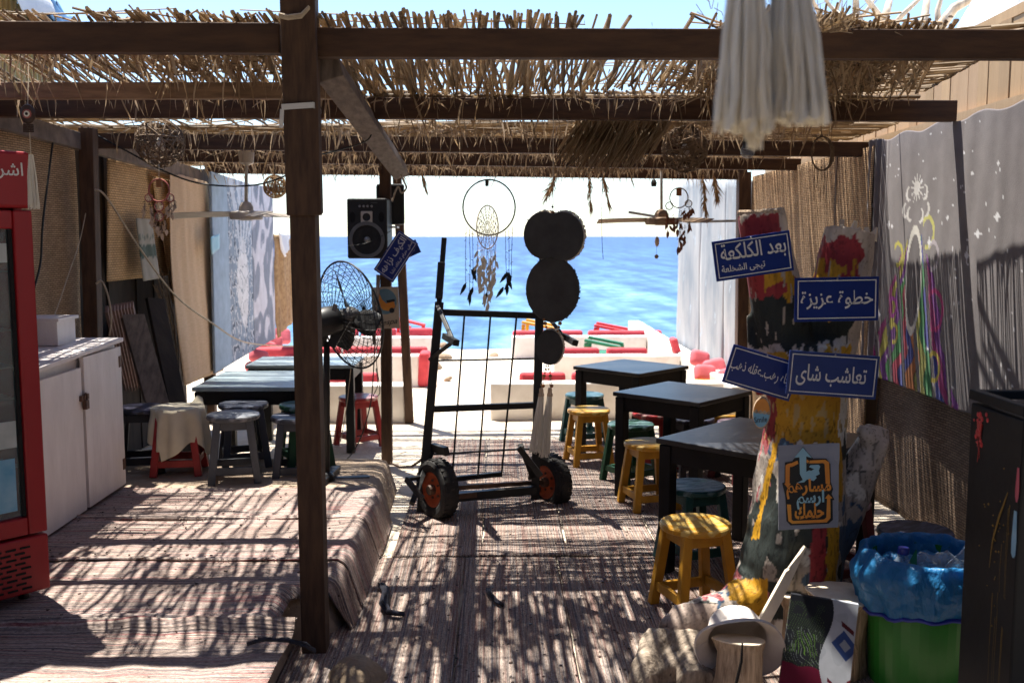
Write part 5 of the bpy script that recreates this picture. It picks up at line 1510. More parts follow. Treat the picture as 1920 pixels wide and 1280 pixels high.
for s in (-1, 1):
    for j in range(4): b.sphere(P(1036 + (16 - 2 * j) * s, 599 + 7 * j, YO), (.007, .009, .006, .005)[j], 8)
    for j, (dx, r) in enumerate(((2, .004), (3, .005), (5, .004), (6, .008), (6.5, .005), (7.5, .004), (8, .009))): b.sphere(P(1026 + dx * s, 686 + 6.2 * j, YO), r, 8)
b.build('wooden_beads', 'bead', ow, smooth=True)
b = MB(); b.sphere(P(1036, 388, YO), .0055, 8); b.build('dark_bead', 'bead_dark', ow, smooth=True)
for (x0_, x1_, yb) in ((1015, 1003, 843), (1031, 1022, 850)):
    b = MB(); b.lathe([(.007, 0), (.0095, -.008), (.0095, -.022), (.0125, -.026), (.013, -.036)], Matrix.Translation(P(x0_, 727, YO)), 12); kp_ = b.build('tassel_cap', 'feather_cream', ow)
    b = MB(); strands(b, P(x0_, 740, YO), P(x1_, yb, YO), .011, .026, 110, .0014, .35, .07, .8); b.build('tassel', 'cotton', ow)

def feather(b, p, d, ln, w):
    d = Vector(d).normalized(); p = Vector(p); n_ = Vector((random.uniform(-.6, .6), -1, .1))
    s = d.cross(n_).normalized()
    b.leaf([p, p + d * ln * .25, p + d * ln * .6 + s * ln * .05, p + d * ln + s * ln * .12], [w * .3, w, w * .9, w * .1], n_)
def web(b, c, u, v, r, rv, n=10, rings=5, rr=.0009):
    for k in range(1, rings + 1):
        q = k / (rings + .3)
        pts = []
        for i in range(n):
            for h in (0, .5):
                a = 6.2832 * (i + h + .5 * (k % 2)) / n; s = q if h == 0 else q * .86
                pts.append(c + u * r * s * math.cos(a) + v * rv * s * math.sin(a))
        b.tube(pts, rr, 3, closed=True)
    for i in range(n):
        a = 6.2832 * i / n; b.tube([c + u * r * .15 * math.cos(a) + v * rv * .15 * math.sin(a), c + u * r * math.cos(a) + v * rv * math.sin(a)], rr, 3)
def drop(b, fb_, c, ln, feathers=True, r=.0013, fl=.07, fw=.016, knots=5):
    c = Vector(c); e = c + Vector((random.uniform(-.01, .01), 0, -ln))
    b.tube([c, c.lerp(e, .5) + Vector((random.uniform(-.008, .008), 0, 0)), e], r, 4)
    for k in range(knots):
        p = c.lerp(e, (k + random.random()) / knots)
        for _ in range(2): b.tube([p, p + Vector((random.uniform(-.014, .014), 0, random.uniform(-.014, .006)))], r * 1.2, 3)
    if feathers: feather(fb_, e, (random.uniform(-.4, .4), 0, -1), fl * random.uniform(.8, 1.2), fw)
    return e
# large round dreamcatcher
YD = 7.4; kd = YD / F_PX
dc = thing('dreamcatcher', 'large dark ringed dreamcatcher with an oval net inside and black feathers, over the sea', 'dreamcatcher', P(917, 390, YD), group='dreamcatchers under the roof')
c = P(917, 389, YD)
b = MB(); b.tube(ringpts(c, XA, ZA, 48.5 * kd, 51 * kd, 48), .0068, 6, closed=True); b.build('hoop', 'cord_black', dc, smooth=True)
c2 = P(914, 426, YD - .01)
b = MB(); b.tube(ringpts(c2, XA, ZA, 20 * kd, 40 * kd, 36), .005, 5, closed=True); b.build('inner_hoop', 'feather_cream', dc)
b = MB(); web(b, c2, XA, ZA, 19 * kd, 39 * kd, 14, 6, .0028); b.build('net', 'cotton', dc)
b = MB(); b.tube([P(913, 320, YD), P(913, 386, YD)], .002, 4); b.box(P(913, 344, YD), (.026, .012, .04)); b.build('string', 'cord_black', dc)
b, fbm = MB(), MB()
for (x, y, ln) in ((874, 425, 105), (880, 430, 118), (886, 433, 105), (948, 433, 100), (954, 430, 80), (961, 425, 92), (913, 468, 80), (926, 462, 55)):
    fbm = MB(); drop(b, fbm, P(x, y, YD), ln * kd, True, .002, .10, .028); fbm.build('black_feather', 'feather_black', dc)
for (x, y) in ((884, 505), (890, 500), (897, 506), (950, 520), (944, 538), (952, 510)):
    fbm = MB(); feather(fbm, P(x, y, YD), (random.uniform(-.8, .8), 0, -1), .1, .03); fbm.build('black_feather', 'feather_black', dc)
b.build('dark_strings', 'cord_black', dc)
b, fbm = MB(), MB()
for (x, y, ln) in ((896, 452, 60), (902, 462, 70), (908, 466, 85), (915, 467, 100), (922, 465, 80), (929, 458, 62), (905, 466, 50), (919, 466, 60)):
    e = drop(b, fbm, P(x, y, YD - .01), ln * kd, True, .0022, .09, .03)
    for q in (.3, .5, .7, .85): feather(fbm, P(x, y + ln * q, YD - .015), (random.uniform(-.7, .7), 0, -1), .065, .022)
b.build('cream_strings', 'cotton', dc); fbm.build('cream_feather', 'cotton', dc)
def small_catcher(label, px, py, Y, r, sats, mat, fmat, tail, board=True):
    k_ = Y / F_PX
    t_ = thing('dreamcatcher', label, 'dreamcatcher', P(px, py, Y), group='dreamcatchers under the roof')
    b = MB(); b.tube(ringpts(P(px, py, Y), XA, ZA, r * k_, r * 1.08 * k_, 30), .0045, 5, closed=True); b.build('hoop', mat, t_)
    b = MB()
    for (x, y, rr) in sats: b.tube(ringpts(P(x, y, Y), XA, ZA, rr * k_, n=20), .0035, 5, closed=True)
    b.build('small_hoops', mat, t_)
    b = MB()
    for (x, y, rr) in sats: web(b, P(x, y, Y), XA, ZA, rr * k_, rr * k_, 7, 3, .001)
    b.tube([P(px, py - r - 30, Y), P(px, py - r, Y)], .0012, 3)
    b.build('net', 'cotton', t_)
    if board:
        b = MB(); b.box(P(px, py - r + 6, Y - .01), (10 * k_, .004, 14 * k_)); b.build('wood_tag', 'bead', t_)
    b, fbm = MB(), MB()
    for (x, y, ln) in tail:
        drop(b, fbm, P(x, y, Y), ln * k_, True, .0013, 14 * k_, 6 * k_, 4)
        for q in (.4, .75): feather(fbm, P(x, y + ln * q, Y), (random.uniform(-.8, .8), 0, -1), 13 * k_, 5 * k_)
    b.build('strings', 'bead_dark', t_); fbm.build('feathers', fmat, t_)
small_catcher('small reddish dreamcatcher hanging in front of the tan screen on the left', 298, 357, 5.6, 19, [(279, 371, 7), (319, 371, 7), (298, 387, 8.5), (298, 406, 8)], 'pink_yarn', 'feather_cream',
              [(272, 375, 20), (281, 378, 26), (316, 378, 20), (322, 377, 24), (327, 374, 12), (292, 410, 18), (298, 414, 24), (304, 411, 26), (308, 400, 30), (288, 400, 14)])
small_catcher('small dreamcatcher with brown feathers hanging beside the right ceiling fan', 1273, 371, 7.3, 17, [(1255, 386, 7), (1291, 382, 6.5)], 'twig', 'feather_brown',
              [(1255, 393, 40), (1250, 392, 25), (1263, 395, 30), (1274, 392, 70), (1278, 395, 60), (1271, 400, 30), (1285, 390, 12), (1292, 389, 10), (1297, 388, 6), (1284, 420, 30), (1276, 430, 32), (1292, 415, 10)])
def wicker_ball(label, px, py, Y, r, n=44, mat='twig', tr=.0035):
    k_ = Y / F_PX; c = P(px, py, Y); rr = r * k_
    t_ = thing('wicker_lamp', label, 'lamp', c, group='woven ball lamps under the roof')
    b = MB()
    for i in range(n):
        q = Vector((random.gauss(0, 1), random.gauss(0, 1), random.gauss(0, 1))).normalized()
        u = q.orthogonal().normalized(); v = q.cross(u); off = q * rr * random.uniform(-.55, .55)
        s = math.sqrt(max(.05, 1 - (off.length / rr) ** 2)) * rr
        b.tube([p + Vector((nz(p.x * 20, i), nz(p.y * 20, i, 2), nz(p.z * 20, i, 4))) * rr * .07 for p in ringpts(c + off, u, v, s, n=22)], tr * random.uniform(.7, 1.3), 4, closed=True)
    b.build('woven_shade', mat, t_)
    b = MB(); b.lathe([(.012, .0), (.02, -.02), (.03, -.05), (.026, -.07), (.01, -.085)], Matrix.Translation(c + Vector((0, 0, .03))), 14); b.build('bulb', 'fan_white', t_, smooth=True)
    b = MB(); b.tube([c + Vector((0, 0, rr * .9)), c + Vector((0, 0, rr + .12))], .004, 5); b.build('cord', 'cord_black', t_)
    return t_
wicker_ball('large messy twig ball lamp under the roof above the left dreamcatcher', 300, 268, 6.0, 44, 40)
wicker_ball('woven twig ball lamp under the roof to the right of the drooping reeds', 1284, 280, 6.0, 42, 42)
wicker_ball('small pale woven ball lamp beside the front post over the mural', 516, 350, 7.8, 21, 30, 'pampas', .004)
b = MB()
for i in range(4): b.tube(ringpts(P(1540 + i, 288, 5.3), Vector((.9, .4, 0)), ZA, .068 + .003 * i, .088, 30), .0035, 5, closed=True)
for i in range(5): b.tube([P(1528 + 6 * i, 312, 5.3), P(1524 + 7 * i + random.uniform(-5, 5), 345 + random.uniform(0, 40), 5.3)], .002, 3)
b.tube([P(1540, 258, 5.3), P(1540, 225, 5.3)], .002, 3)
tag(b.build('woven_hoop', 'twig'), 'bare woven hoop with trailing strings hanging left of the star tapestry', 'hoop')
bl = thing('hanging_bulb', 'clear round bulb hanging under the tip of the big rope tassel', 'bulb', P(1402, 285, 4.6))
b = MB(); b.sphere(P(1402, 283, 4.6), .034, 16); b.build('globe', 'bottle_plastic', bl, smooth=True)
b = MB(); b.lathe([(.018, -.03), (.018, 0), (.012, .02)], Matrix.Translation(P(1400, 266, 4.6)), 12); b.tube([P(1400, 262, 4.6), P(1400, 225, 4.6)], .003, 4); b.build('socket', 'black_plastic', bl)
bl = thing('lamp_holder', 'empty black lamp holder hanging at the roof edge left of the right ceiling fan', 'lamp holder', P(1226, 345, 8.0))
b = MB(); b.lathe([(.02, -.05), (.024, -.02), (.016, 0), (.006, .01)], Matrix.Translation(P(1226, 338, 8.0)), 12); b.tube([P(1226, 338, 8.0), P(1226, 318, 8.0)], .004, 4); b.build('socket', 'black_plastic', bl)
bl = thing('shell_drop', 'small brown shell and pebble strung below the right ceiling fan', 'hanging charm', P(1231, 455, 7.6))
b = MB(); b.tube([P(1232, 425, 7.6), P(1231, 481, 7.6)], .0012, 3); b.build('string', 'cord_black', bl)
b = MB(); b.sphere(P(1232, 453, 7.6), .018, 10, sz=2.2); b.build('shell', 'feather_cream', bl, smooth=True)
b = MB(); b.sphere(P(1231, 481, 7.6), .017, 10); b.build('pebble', 'stone', bl, smooth=True)
cable('thin dark string hanging over the sea between owl and right ceiling fan', [P(1130, 325, 7.6), P(1128, 400, 7.6), P(1129, 455, 7.6), P(1131, 486, 7.6)], .0022, 'cord_black', 'string')

# ================================================================== ceiling fans
def ceiling_fan(label, px, py, Y, rodtop, rb, az0, mat, w):
    k_ = Y / F_PX; c = P(px, py, Y)
    t_ = thing('ceiling_fan', label, 'ceiling fan', c, group='ceiling fans under the roof')
    b = MB(); b.lathe([(w * .35, -.040), (w * .40, -.036), (w * .96, -.034), (w, -.02), (w, .012), (w * .9, .020), (w * .45, .022), (w * .42, .050), (w * .30, .075), (w * .1, .085)], Matrix.Translation(c), 32); b.build('motor', mat, t_, smooth=False, bevel=.003)
    top = P(px, rodtop, Y)
    b = MB(); b.tube([c + Vector((0, 0, .08)), top], .011, 10); b.build('down_rod', 'pole_white', t_, smooth=True)
    b = MB(); b.lathe([(.02, -.075), (.045, -.06), (.052, .0), (.052, .01)], Matrix.Translation(top), 18); b.build('canopy', mat, t_)
    for i in range(3):
        a = R(az0 + 120 * i); d = Vector((math.cos(a), math.sin(a), 0)); s = Vector((-d.y, d.x, 0))
        b = MB(); b.sheet(lambda u, v: c + d * (w * .8 + (rb - w * .8) * u) + s * (v - .5) * ((.05 + .075 * min(1, u * 3)) if w < .12 else (.035 + .04 * min(1, u * 3))) + Vector((0, 0, .004 + .03 * (v - .5) - .012 * u * u)), 10, 3, (0, 0, -.004)); b.build('blade', mat, t_)
    return t_
ceiling_fan('cream ceiling fan hanging on the left in front of the leaf mural', 462, 402, 6.6, 288, .52, 175, 'fan_white', .107)
ceiling_fan('brownish ceiling fan hanging over the sea on the right beside the small dreamcatcher', 1240, 413, 7.7, 300, .50, 186, 'pale_wood', .125)

# ================================================================== painted driftwood trunk
YT = 3.85; kt = YT / F_PX
def tv(px, py, dy=0): 
    p = P(px, py, YT); return Vector((p.x, p.y + dy, p.z))
b = MB()
def knobby(pts, rs, seed):
    q, rr = [], []
    for i in range(len(pts) - 1):
        for s in range(5):
            t_ = s / 5; q.append(pts[i].lerp(pts[i + 1], t_)); rr.append((rs[i] * (1 - t_) + rs[i + 1] * t_) * (1 + .04 * nz(i * 3 + t_ * 2, seed)))
    q.append(pts[-1]); rr.append(rs[-1])
    b.tube(q, rr, 18)
knobby([tv(1427, 394), tv(1437, 470), tv(1452, 540), tv(1470, 620), tv(1495, 700)], [43 * kt, 47 * kt, 50 * kt, 54 * kt, 58 * kt], 1)
knobby([tv(1602, 432, .04), tv(1588, 500, .03), tv(1568, 580, .02), tv(1548, 660, .01), tv(1525, 740)], [47 * kt, 51 * kt, 54 * kt, 58 * kt, 62 * kt], 2)
knobby([tv(1518, 640), tv(1515, 720), tv(1510, 800), tv(1500, 880, -.02), tv(1490, 960, -.03), tv(1475, 1040, -.05), tv(1470, 1120, -.06), tv(1470, 1230, -.06)], [64 * kt, 74 * kt, 76 * kt, 82 * kt, 90 * kt, 94 * kt, 90 * kt, 80 * kt], 3)
knobby([tv(1530, 1090), tv(1545, 1030, .0), tv(1578, 950, .01), tv(1612, 880, .02), tv(1640, 830, .02), tv(1648, 800, .02)], [52 * kt, 46 * kt, 44 * kt, 36 * kt, 30 * kt, 22 * kt], 4)
knobby([tv(1640, 835, .0), tv(1622, 812, -.03), tv(1604, 800, -.04)], [28 * kt, 18 * kt, 10 * kt], 6)
knobby([P(1446, 1075, 3.80), P(1412, 1118, 3.75), P(1370, 1140, 3.70), P(1322, 1158, 3.64), P(1284, 1172, 3.60), P(1254, 1190, 3.57)], [62 * kt, 46 * kt, 38 * kt, 36 * kt, 36 * kt, 24 * kt], 5)
knobby([P(1300, 1165, 3.62), P(1276, 1150, 3.62), P(1262, 1142, 3.62)], [22 * kt, 16 * kt, 10 * kt], 9)
knobby([tv(1430, 740, .02), tv(1420, 690, .02), tv(1414, 640, .02), tv(1410, 590, .02)], [10 * kt, 12 * kt, 10 * kt, 9 * kt], 7)
tmp = b.build('trunk_core', 'trunk_paint', keep=True)
rm = tmp.modifiers.new('remesh', 'REMESH'); rm.mode = 'VOXEL'; rm.voxel_size = .0075
sm = tmp.modifiers.new('smooth', 'SMOOTH'); sm.iterations = 5; sm.factor = .5
dg = bpy.context.evaluated_depsgraph_get()
me = bpy.data.meshes.new_from_object(tmp.evaluated_get(dg))
bpy.data.objects.remove(tmp)
trunk = bpy.data.objects.new('painted_driftwood', me); COL.objects.link(trunk)
me.materials.clear(); me.materials.append(MATS['trunk_paint'])
for p in me.polygons: p.use_smooth = True
off = Vector((1.15, 3.8, 0))
nv = len(me.vertices)
co = np.empty(nv * 3, dtype=np.float32); me.vertices.foreach_get('co', co); co = co.reshape(nv, 3)
# relief: bark cracks, knots, and flat chopped crowns
n1 = np.array([NZ.noise(Vector((a[0] * 9, a[1] * 9, a[2] * 3.2))) for a in co]); n2 = np.array([NZ.noise(Vector((a[0] * 34, a[1] * 34, a[2] * 7))) for a in co])
no = np.empty(nv * 3, dtype=np.float32); me.vertices.foreach_get('normal', no); no = no.reshape(nv, 3)
rough_ = np.where(co[:, 2] < .75, 1.0, .45)
co = co + no * ((n1 * .016 + n2 * .006) * rough_)[:, None]
me.vertices.foreach_set('co', (co - np.array(off)).ravel()); me.update()
trunk.location = off; ROOTM[trunk.name] = Matrix.Translation(off)
tag(trunk, 'forked driftwood trunk with peeling red, yellow and black paint carrying blue signs', 'driftwood')
def trunkcol(c_):
    p = c_ + np.array(off)
    d = p - np.array([0, 0, H]); rinv = np.array(_rot.transposed())
    q = d @ rinv.T
    px = 960 + F_PX * q[:, 0] / -q[:, 2]; py = 640 - F_PX * q[:, 1] / -q[:, 2]
    # surface position laid out flat: u across the trunk, w down it
    nA = vnoise(p, 14); nB = vnoise(p * np.array([1, 1, .35]), 30, 5); nC = vnoise(p, 6, 11); nD = vnoise(p * np.array([1, 1, .3]), 55, 3)
    nE = vnoise(p * np.array([1, 1, .12]), 46, 21); drip = 46 * np.clip(nE, 0, 1) ** 1.3 + 14 * nA
    w = py + 16 * nA + 10 * nB - 16 * np.clip(nE, -.3, .5)
    wd = py - drip * 1.6
    n = len(p)
    bare = np.array([.60, .50, .40]); red = np.array([.34, .035, .04]); yel = np.array([.60, .31, .018]); blk = np.array([.022, .028, .026]); pink = np.array([.48, .14, .15]); blu = np.array([.05, .09, .15]); gry = np.array([.36, .31, .27]); wht = np.array([.62, .58, .52])
    C = np.tile(bare, (n, 1)) * (1 + .22 * nB)[:, None]
    left = px < 1490 + (620 - py) * .02
    # left fork
    Lf = (py < 660) & (px < 1532 - (640 - py) * .18)
    edge = px > (1452 + (py - 395) * .36) + 14 * nA
    C[Lf & (w > 408) & (wd < 470)] = red
    C[Lf & (wd > 450) & (w < 575)] = yel
    C[Lf & (wd > 450) & (w < 640) & ((px < 1432 + (py - 520) * .12 + 10 * nA) | (nB > .32))] = red
    C[Lf & (w > 562) & (w < 650)] = blk
    C[Lf & edge & (w < 560)] = bare
    C[Lf & (w < 406)] = bare * .75
    # right fork
    Rf = (py < 760) & ~Lf
    edr = px > (1650 - (py - 420) * .17) - 22 + 18 * nA
    C[Rf & (w > 446) & (wd < 500)] = red
    C[Rf & (wd > 488) & (w < 620)] = yel
    C[Rf & (w > 500) & (nB > .3) & (w < 545)] = red
    C[Rf & (w > 590) & (wd < 632) ] = blk
    C[Rf & (wd > 632) & (w < 652)] = wht
    C[Rf & (w > 652) & (nA > -.15)] = yel
    C[Rf & edr] = bare * .9
    fl_ = vnoise(p * np.array([1, 1, .14]), 60, 33); C[(fl_ > .43) & (py < 760) & (w > 455)] *= .7; C[(fl_ < -.46) & (py < 760) & (w > 455)] = bare * .8
    # joined trunk
    J = (py >= 690) & (py < 875)
    C[J] = yel * np.array([.86, .82, .8])
    C[J & (px < 1468 + 12 * nA - (py - 690) * .12)] = red * .8
    C[J & (px > 1572 + 8 * nA)] = wht
    C[J & (nD > .38)] = np.array([.45, .3, .12])
    low = (py >= 836 + 24 * nA - 30 * np.clip(nE, 0, 1))
    mixn = nC + .5 * nA
    body = low
    C[body] = gry * (1 + .25 * nB[body])[:, None]
    C[body & (nA + .6 * nB > .22)] = wht
    C[body & (mixn < -.22)] = blk
    C[body & (nC > .30) & (nB > -.1)] = blu
    C[body & (px < 1455) & (nB > .28)] = pink
    C[body & (px < 1490) & (py > 940) & (py < 1085) & (nC < .10) & (nB > -.22)] = blk * 1.5
    streak = (np.abs(px - (1455 - (py - 830) * .22)) < 6 + 5 * nA) & (py > 830) & (py < 1010); C[streak] = yel
    C[(np.abs(px - (1568 + (py - 800) * .05)) < 8 + 7 * nA) & (py > 820) & (py < 940)] = yel * .7
    C[(py > 975) & (np.abs(px - 1535) < 16 + 6 * nA) & (py < 1120)] = red
    C[(py > 975) & (np.abs(px - 1560) < 11 + 8 * nA) & (py < 1120)] = yel * .9
    C[(py > 985) & (np.abs(px - 1590) < 14 + 6 * nA)] = blu
    C[(py > 1085) & (px < 1440) & (px > 1372 + 16 * nA)] = yel * .92
    C[(py > 1125) & (px < 1385 + 14 * nA) & (px > 1345)] = np.where((nA > 0)[:, None], blu, gry)[(py > 1125) & (px < 1385 + 14 * nA) & (px > 1345)]
    C[(py > 1130) & (px < 1345)] = (np.array([.38, .29, .24]) * (1 + .3 * nB + .2 * nA)[:, None])[(py > 1130) & (px < 1345)]
    knob = (px > 1590) & (py > 780) & (py < 880)
    C[knob] = (np.array([.50, .43, .38]) * (1 + .3 * nB)[:, None])[knob]
    crack = (np.abs(n2) < .035) & (py > 780); C[crack] *= .4
    crack2 = np.abs(nD) < .03; C[crack2] *= .7
    return np.clip(C, .005, .9)
paint(trunk, trunkcol)
# splintered crown on the right fork and flat sawn crown on the left fork
b = MB()
ct = tv(1603, 436, .03)
for i in range(18):
    a = random.uniform(0, 6.28); r = 42 * kt * math.sqrt(random.random())
    p = ct + Vector((math.cos(a) * r, math.sin(a) * r * .7, -.03)); h = random.uniform(.02, .062) * (1.2 - .4 * (p.x - ct.x) / .08)
    b.bar(p, p + Vector((random.uniform(-.02, .03), 0, h)), random.uniform(.02, .045), random.uniform(.012, .03), up=(random.uniform(-1, 1), 1, 0), w2=random.uniform(.004, .02), h2=.006)
o = b.build('splintered_top', 'cut_wood', trunk)
b = MB(); b.lathe([(42 * kt, -.02), (43.5 * kt, -.004), (42 * kt, .004), (10 * kt, .006)], Matrix.Translation(tv(1427, 396)), 26); b.build('sawn_top', 'bare_wood', trunk)
# arrow poster on the trunk
Ypp = 3.60; kq = Ypp / F_PX
M4 = frame(1516, 912, Ypp, -2.5, 0, 3)
t_ = thing('arrow_poster', 'grey board with orange and pale blue arrows around Arabic lettering on the trunk', 'poster', mat=M4)
b = MB(); b.sheet(lambda u, v: Vector(((u - .5) * 116 * kq, -.002 - .006 * (max(0, u - .8) / .2) ** 2 * (v < .2), (.5 - v) * 168 * kq)), 12, 16, (0, .005, 0)); b.build('panel', 'grey_board', t_, local=True)
s_ = lambda pts: [((x - 720) * 116 / 630 * kq, (705 - z) * 168 / 905 * kq) for x, z in pts]   # outline points on the board
LM = lambda d_: Matrix.Translation((0, -.0035 - .0006 * d_, 0))
b = MB()
b.prism(s_([(470, 430), (545, 420), (560, 400), (655, 275), (765, 405), (900, 410), (945, 470), (950, 660), (975, 740), (960, 790), (990, 855), (970, 860), (975, 1070), (930, 1110), (530, 1110), (485, 1060), (480, 880), (470, 780), (440, 650), (465, 640)]), .0004, LM(0))
b.build('dark_backing', 'poster_black', t_, local=True)
b = MB()
b.prism(s_([(600, 415), (610, 450), (545, 480), (520, 480), (517, 655), (530, 660), (497, 705), (462, 655), (474, 650), (476, 460), (500, 445), (540, 440)]), .0004, LM(1))
b.prism(s_([(728, 420), (890, 420), (930, 450), (942, 680), (898, 680), (895, 670), (884, 470), (868, 455), (722, 452)]), .0004, LM(1))
b.prism(s_([(695, 408), (722, 425), (712, 450), (692, 440)]), .0004, LM(1))
b.prism(s_([(490, 880), (532, 885), (540, 1050), (560, 1062), (880, 1062), (905, 1040), (912, 840), (888, 835), (925, 790), (970, 835), (945, 840), (950, 1050), (910, 1095), (545, 1092), (505, 1060)]), .0004, LM(1))
b.build('orange_arrow', 'poster_orange', t_, local=True)
b = MB()
b.prism(s_([(655, 280), (750, 395), (690, 375), (692, 540), (720, 525), (745, 530), (775, 515), (720, 490), (735, 470), (820, 470), (838, 490), (822, 530), (832, 570), (790, 590), (800, 610), (770, 640), (700, 620), (670, 650), (590, 655), (655, 625), (625, 560), (620, 380), (565, 385)]), .0004, LM(2))
b.build('blue_arrow', 'poster_blue', t_, local=True)
def lt(s, x, z, w, h, mat, d_):
    (cx, cz), = s_([(x, z)])
    text_mesh(s, Matrix.Translation((cx, -.0041 - .0006 * d_, cz)), h * 168 / 905 * kq, w * 116 / 630 * kq, .035, depth=.0004).build('lettering', mat, t_, local=True)
lt('مسارهم', 718, 720, 470, 210, 'poster_orange', 3); lt('ارسم', 735, 840, 290, 200, 'poster_blue', 4); lt('حلمك', 725, 960, 310, 170, 'poster_orange', 3)
# egg shaped plaque
M4 = frame(1428, 773, 3.66, 4, -20)
t_ = thing('smile_plaque', 'small egg shaped plaque painted orange above and blue below with handwriting', 'plaque', mat=M4)
ke = 3.66 / F_PX
b = MB()
for i in range(1): 
    pr = [(.02, -.006), (.92, -.006), (1, 0), (.9, .006), (.02, .007)]
    b.lathe(pr, Euler((R(90), 0, 0)).to_matrix().to_4x4() @ Matrix.Diagonal((17 * ke, 31 * ke, 1, 1)), 28)
b.build('wood_slice', 'bare_wood', t_, local=True)
def half(top, s=.9):
    out = []
    for i in range(21):
        a = math.pi * i / 20 + (0 if top else math.pi); out.append((17 * ke * s * math.cos(a), 31 * ke * s * math.sin(a)))
    n_ = 7
    jag = [(17 * ke * s * (-.9 + 1.8 * i / n_), (4 * (i % 2) + 2) * ke * (1 if top else -.4)) for i in range(n_ + 1)]
    return out + (jag if top else jag[::-1])
b = MB(); b.prism(half(True), .0006, Matrix.Translation((0, -.0072, 0))); b.build('orange_paint', 'poster_orange', t_, local=True)
b = MB(); b.prism(half(False), .0006, Matrix.Translation((0, -.0072, 0))); b.build('blue_paint', 'carton_blue', t_, local=True)
text_mesh('Smile', Matrix.Translation((0, -.0082, -13 * ke)) @ Euler((0, R(-12), 0)).to_matrix().to_4x4(), 11 * ke, 24 * ke, .004, arabic=False).build('lettering', 'poster_black', t_, local=True)

# ================================================================== stumps, hat, painted board, stick
def rough_log(name, label, pts, rs, mat, cat='stump', n=26, amp=.12, seed=0, top=None, grp=None, f=18, cutmat='cut_wood', slant=(0, 0)):
    b = MB(); q, rr = [], []
    for i in range(len(pts) - 1):
        for s in range(8):
            t_ = s / 8; q.append(Vector(pts[i]).lerp(Vector(pts[i + 1]), t_)); rr.append(rs[i] * (1 - t_) + rs[i + 1] * t_)
    q.append(Vector(pts[-1])); rr.append(rs[-1])
    b.tube(q, rr, n, cap=False)
    cz = q[-1]
    b.v = [tuple(Vector(v) + (Vector(v) - q[i // n]).normalized() * rr[i // n] * amp * (nz(v[0] * f, v[1] * f, v[2] * f * .3 + seed) + .5 * nz(v[0] * f * 3, v[1] * f * 3, v[2] * f * .5 + seed))
                   + Vector((0, 0, (v[0] - cz.x) * slant[0] + (v[1] - cz.y) * slant[1])) * ((i // n) / (len(q) - 1)) ** 3) for i, v in enumerate(b.v)]
    o = b.build(name, mat, smooth=True, keep=False); tag(o, label, cat, grp)
    last = [Vector(v) for v in b.v[-n:]]; c_ = sum(last, Vector()) / n
    d = MB()
    ring2 = [c_ + (v - c_) * .99 + Vector((0, 0, .004)) for v in last]
    d.add([c_ + Vector((0, 0, .006))] + ring2 + last, [(0, 1 + k, 1 + (k + 1) % n) for k in range(n)] + [(1 + k, 1 + n + k, 1 + n + (k + 1) % n, 1 + (k + 1) % n) for k in range(n)])
    d.build('cut_face', cutmat, o)
    return o
p = P(1386, 1195, 3.24)
hs = rough_log('wood_stump', 'pale split wooden stump poking up through the white hat', [(p.x + .01, p.y, 0), (p.x + .005, p.y, .10), (p.x, p.y, .2), (p.x, p.y + .01, p.z - .012)], [.10, .082, .074, .088], 'bare_wood', seed=3, amp=.16, slant=(-.05, .10))
b = MB(); b.tube([P(1392, 1205, 3.145), P(1390, 1240, 3.14), P(1378, 1290, 3.14)], [.003, .005, .006], 5); b.build('split_crack', 'dark_gap', hs)
# hat, brim towards the viewer
hax = Vector((.03, .93, .36)).normalized()
HM = Matrix.Translation(P(1384, 1205, 3.30)) @ hax.to_track_quat('Z', 'Y').to_matrix().to_4x4()
b = MB()
pro = [(.147, -.036), (.150, -.030), (.128, -.008), (.104, .012), (.100, .018), (.094, .07), (.085, .098), (.06, .112), (.002, .116)]
def hatf(u, v):
    k_ = v * (len(pro) - 1); i = min(int(k_), len(pro) - 2); t_ = k_ - i
    r = pro[i][0] * (1 - t_) + pro[i + 1][0] * t_; z = pro[i][1] * (1 - t_) + pro[i + 1][1] * t_
    a = 6.2832 * u
    br = max(0, (r - .1) / .05)
    r2 = r * (1 + .05 * br * math.sin(a * 2 + .6) + .02 * math.sin(a * 3)); z2 = z + .012 * br * math.sin(a * 3 + 1)
    return HM @ Vector((r2 * math.cos(a), r2 * math.sin(a), z2))
b.sheet(hatf, 56, 24, tuple(hax * -.004))
tag(b.build('felt_hat', 'hat_felt', smooth=True), 'soft white bucket hat hung over the split stump, brim facing the camera', 'hat')
# pointed stick
b = MB(); a_, c_ = P(1432, 1160, 3.52), P(1508, 1022, 3.62)
sd = XA; 
MQ = Matrix.Translation(a_) @ Matrix((( (c_ - a_).normalized().cross(Vector((0, -1, 0)))).normalized() * -1, Vector((0, 1, .0)), (c_ - a_).normalized())).transposed().to_4x4()
ln = (c_ - a_).length
b.prism([(-.022, -.2), (.022, -.2), (.022, ln * .62), (.016, ln * .66), (.014, ln * .72), (.004, ln), (-.004, ln), (-.016, ln * .5), (-.02, ln * .3)], .02, MQ)
tag(b.build('pointed_board', 'cut_wood', bevel=.002), 'pale pointed slat of split wood leaning up behind the white hat', 'slat')
p1 = P(1572, 1112, 3.52)
rough_log('wood_stump', 'pale sawn stump behind the painted board, its top in the sun', [(p1.x + .0, p1.y, 0), (p1.x, p1.y, .15), (p1.x + .01, p1.y, .26), (p1.x + .01, p1.y, p1.z)], [.115, .10, .105, .125], 'bare_wood', seed=9, amp=.14, slant=(-.05, .02))
p2 = P(1500, 1108, 3.66)
rough_log('wood_stump', 'shaded sawn log end between the trunk and the painted board', [(p2.x, p2.y, 0), (p2.x, p2.y, .2), (p2.x, p2.y, p2.z)], [.09, .085, .10], 'bare_wood', seed=19, amp=.12)
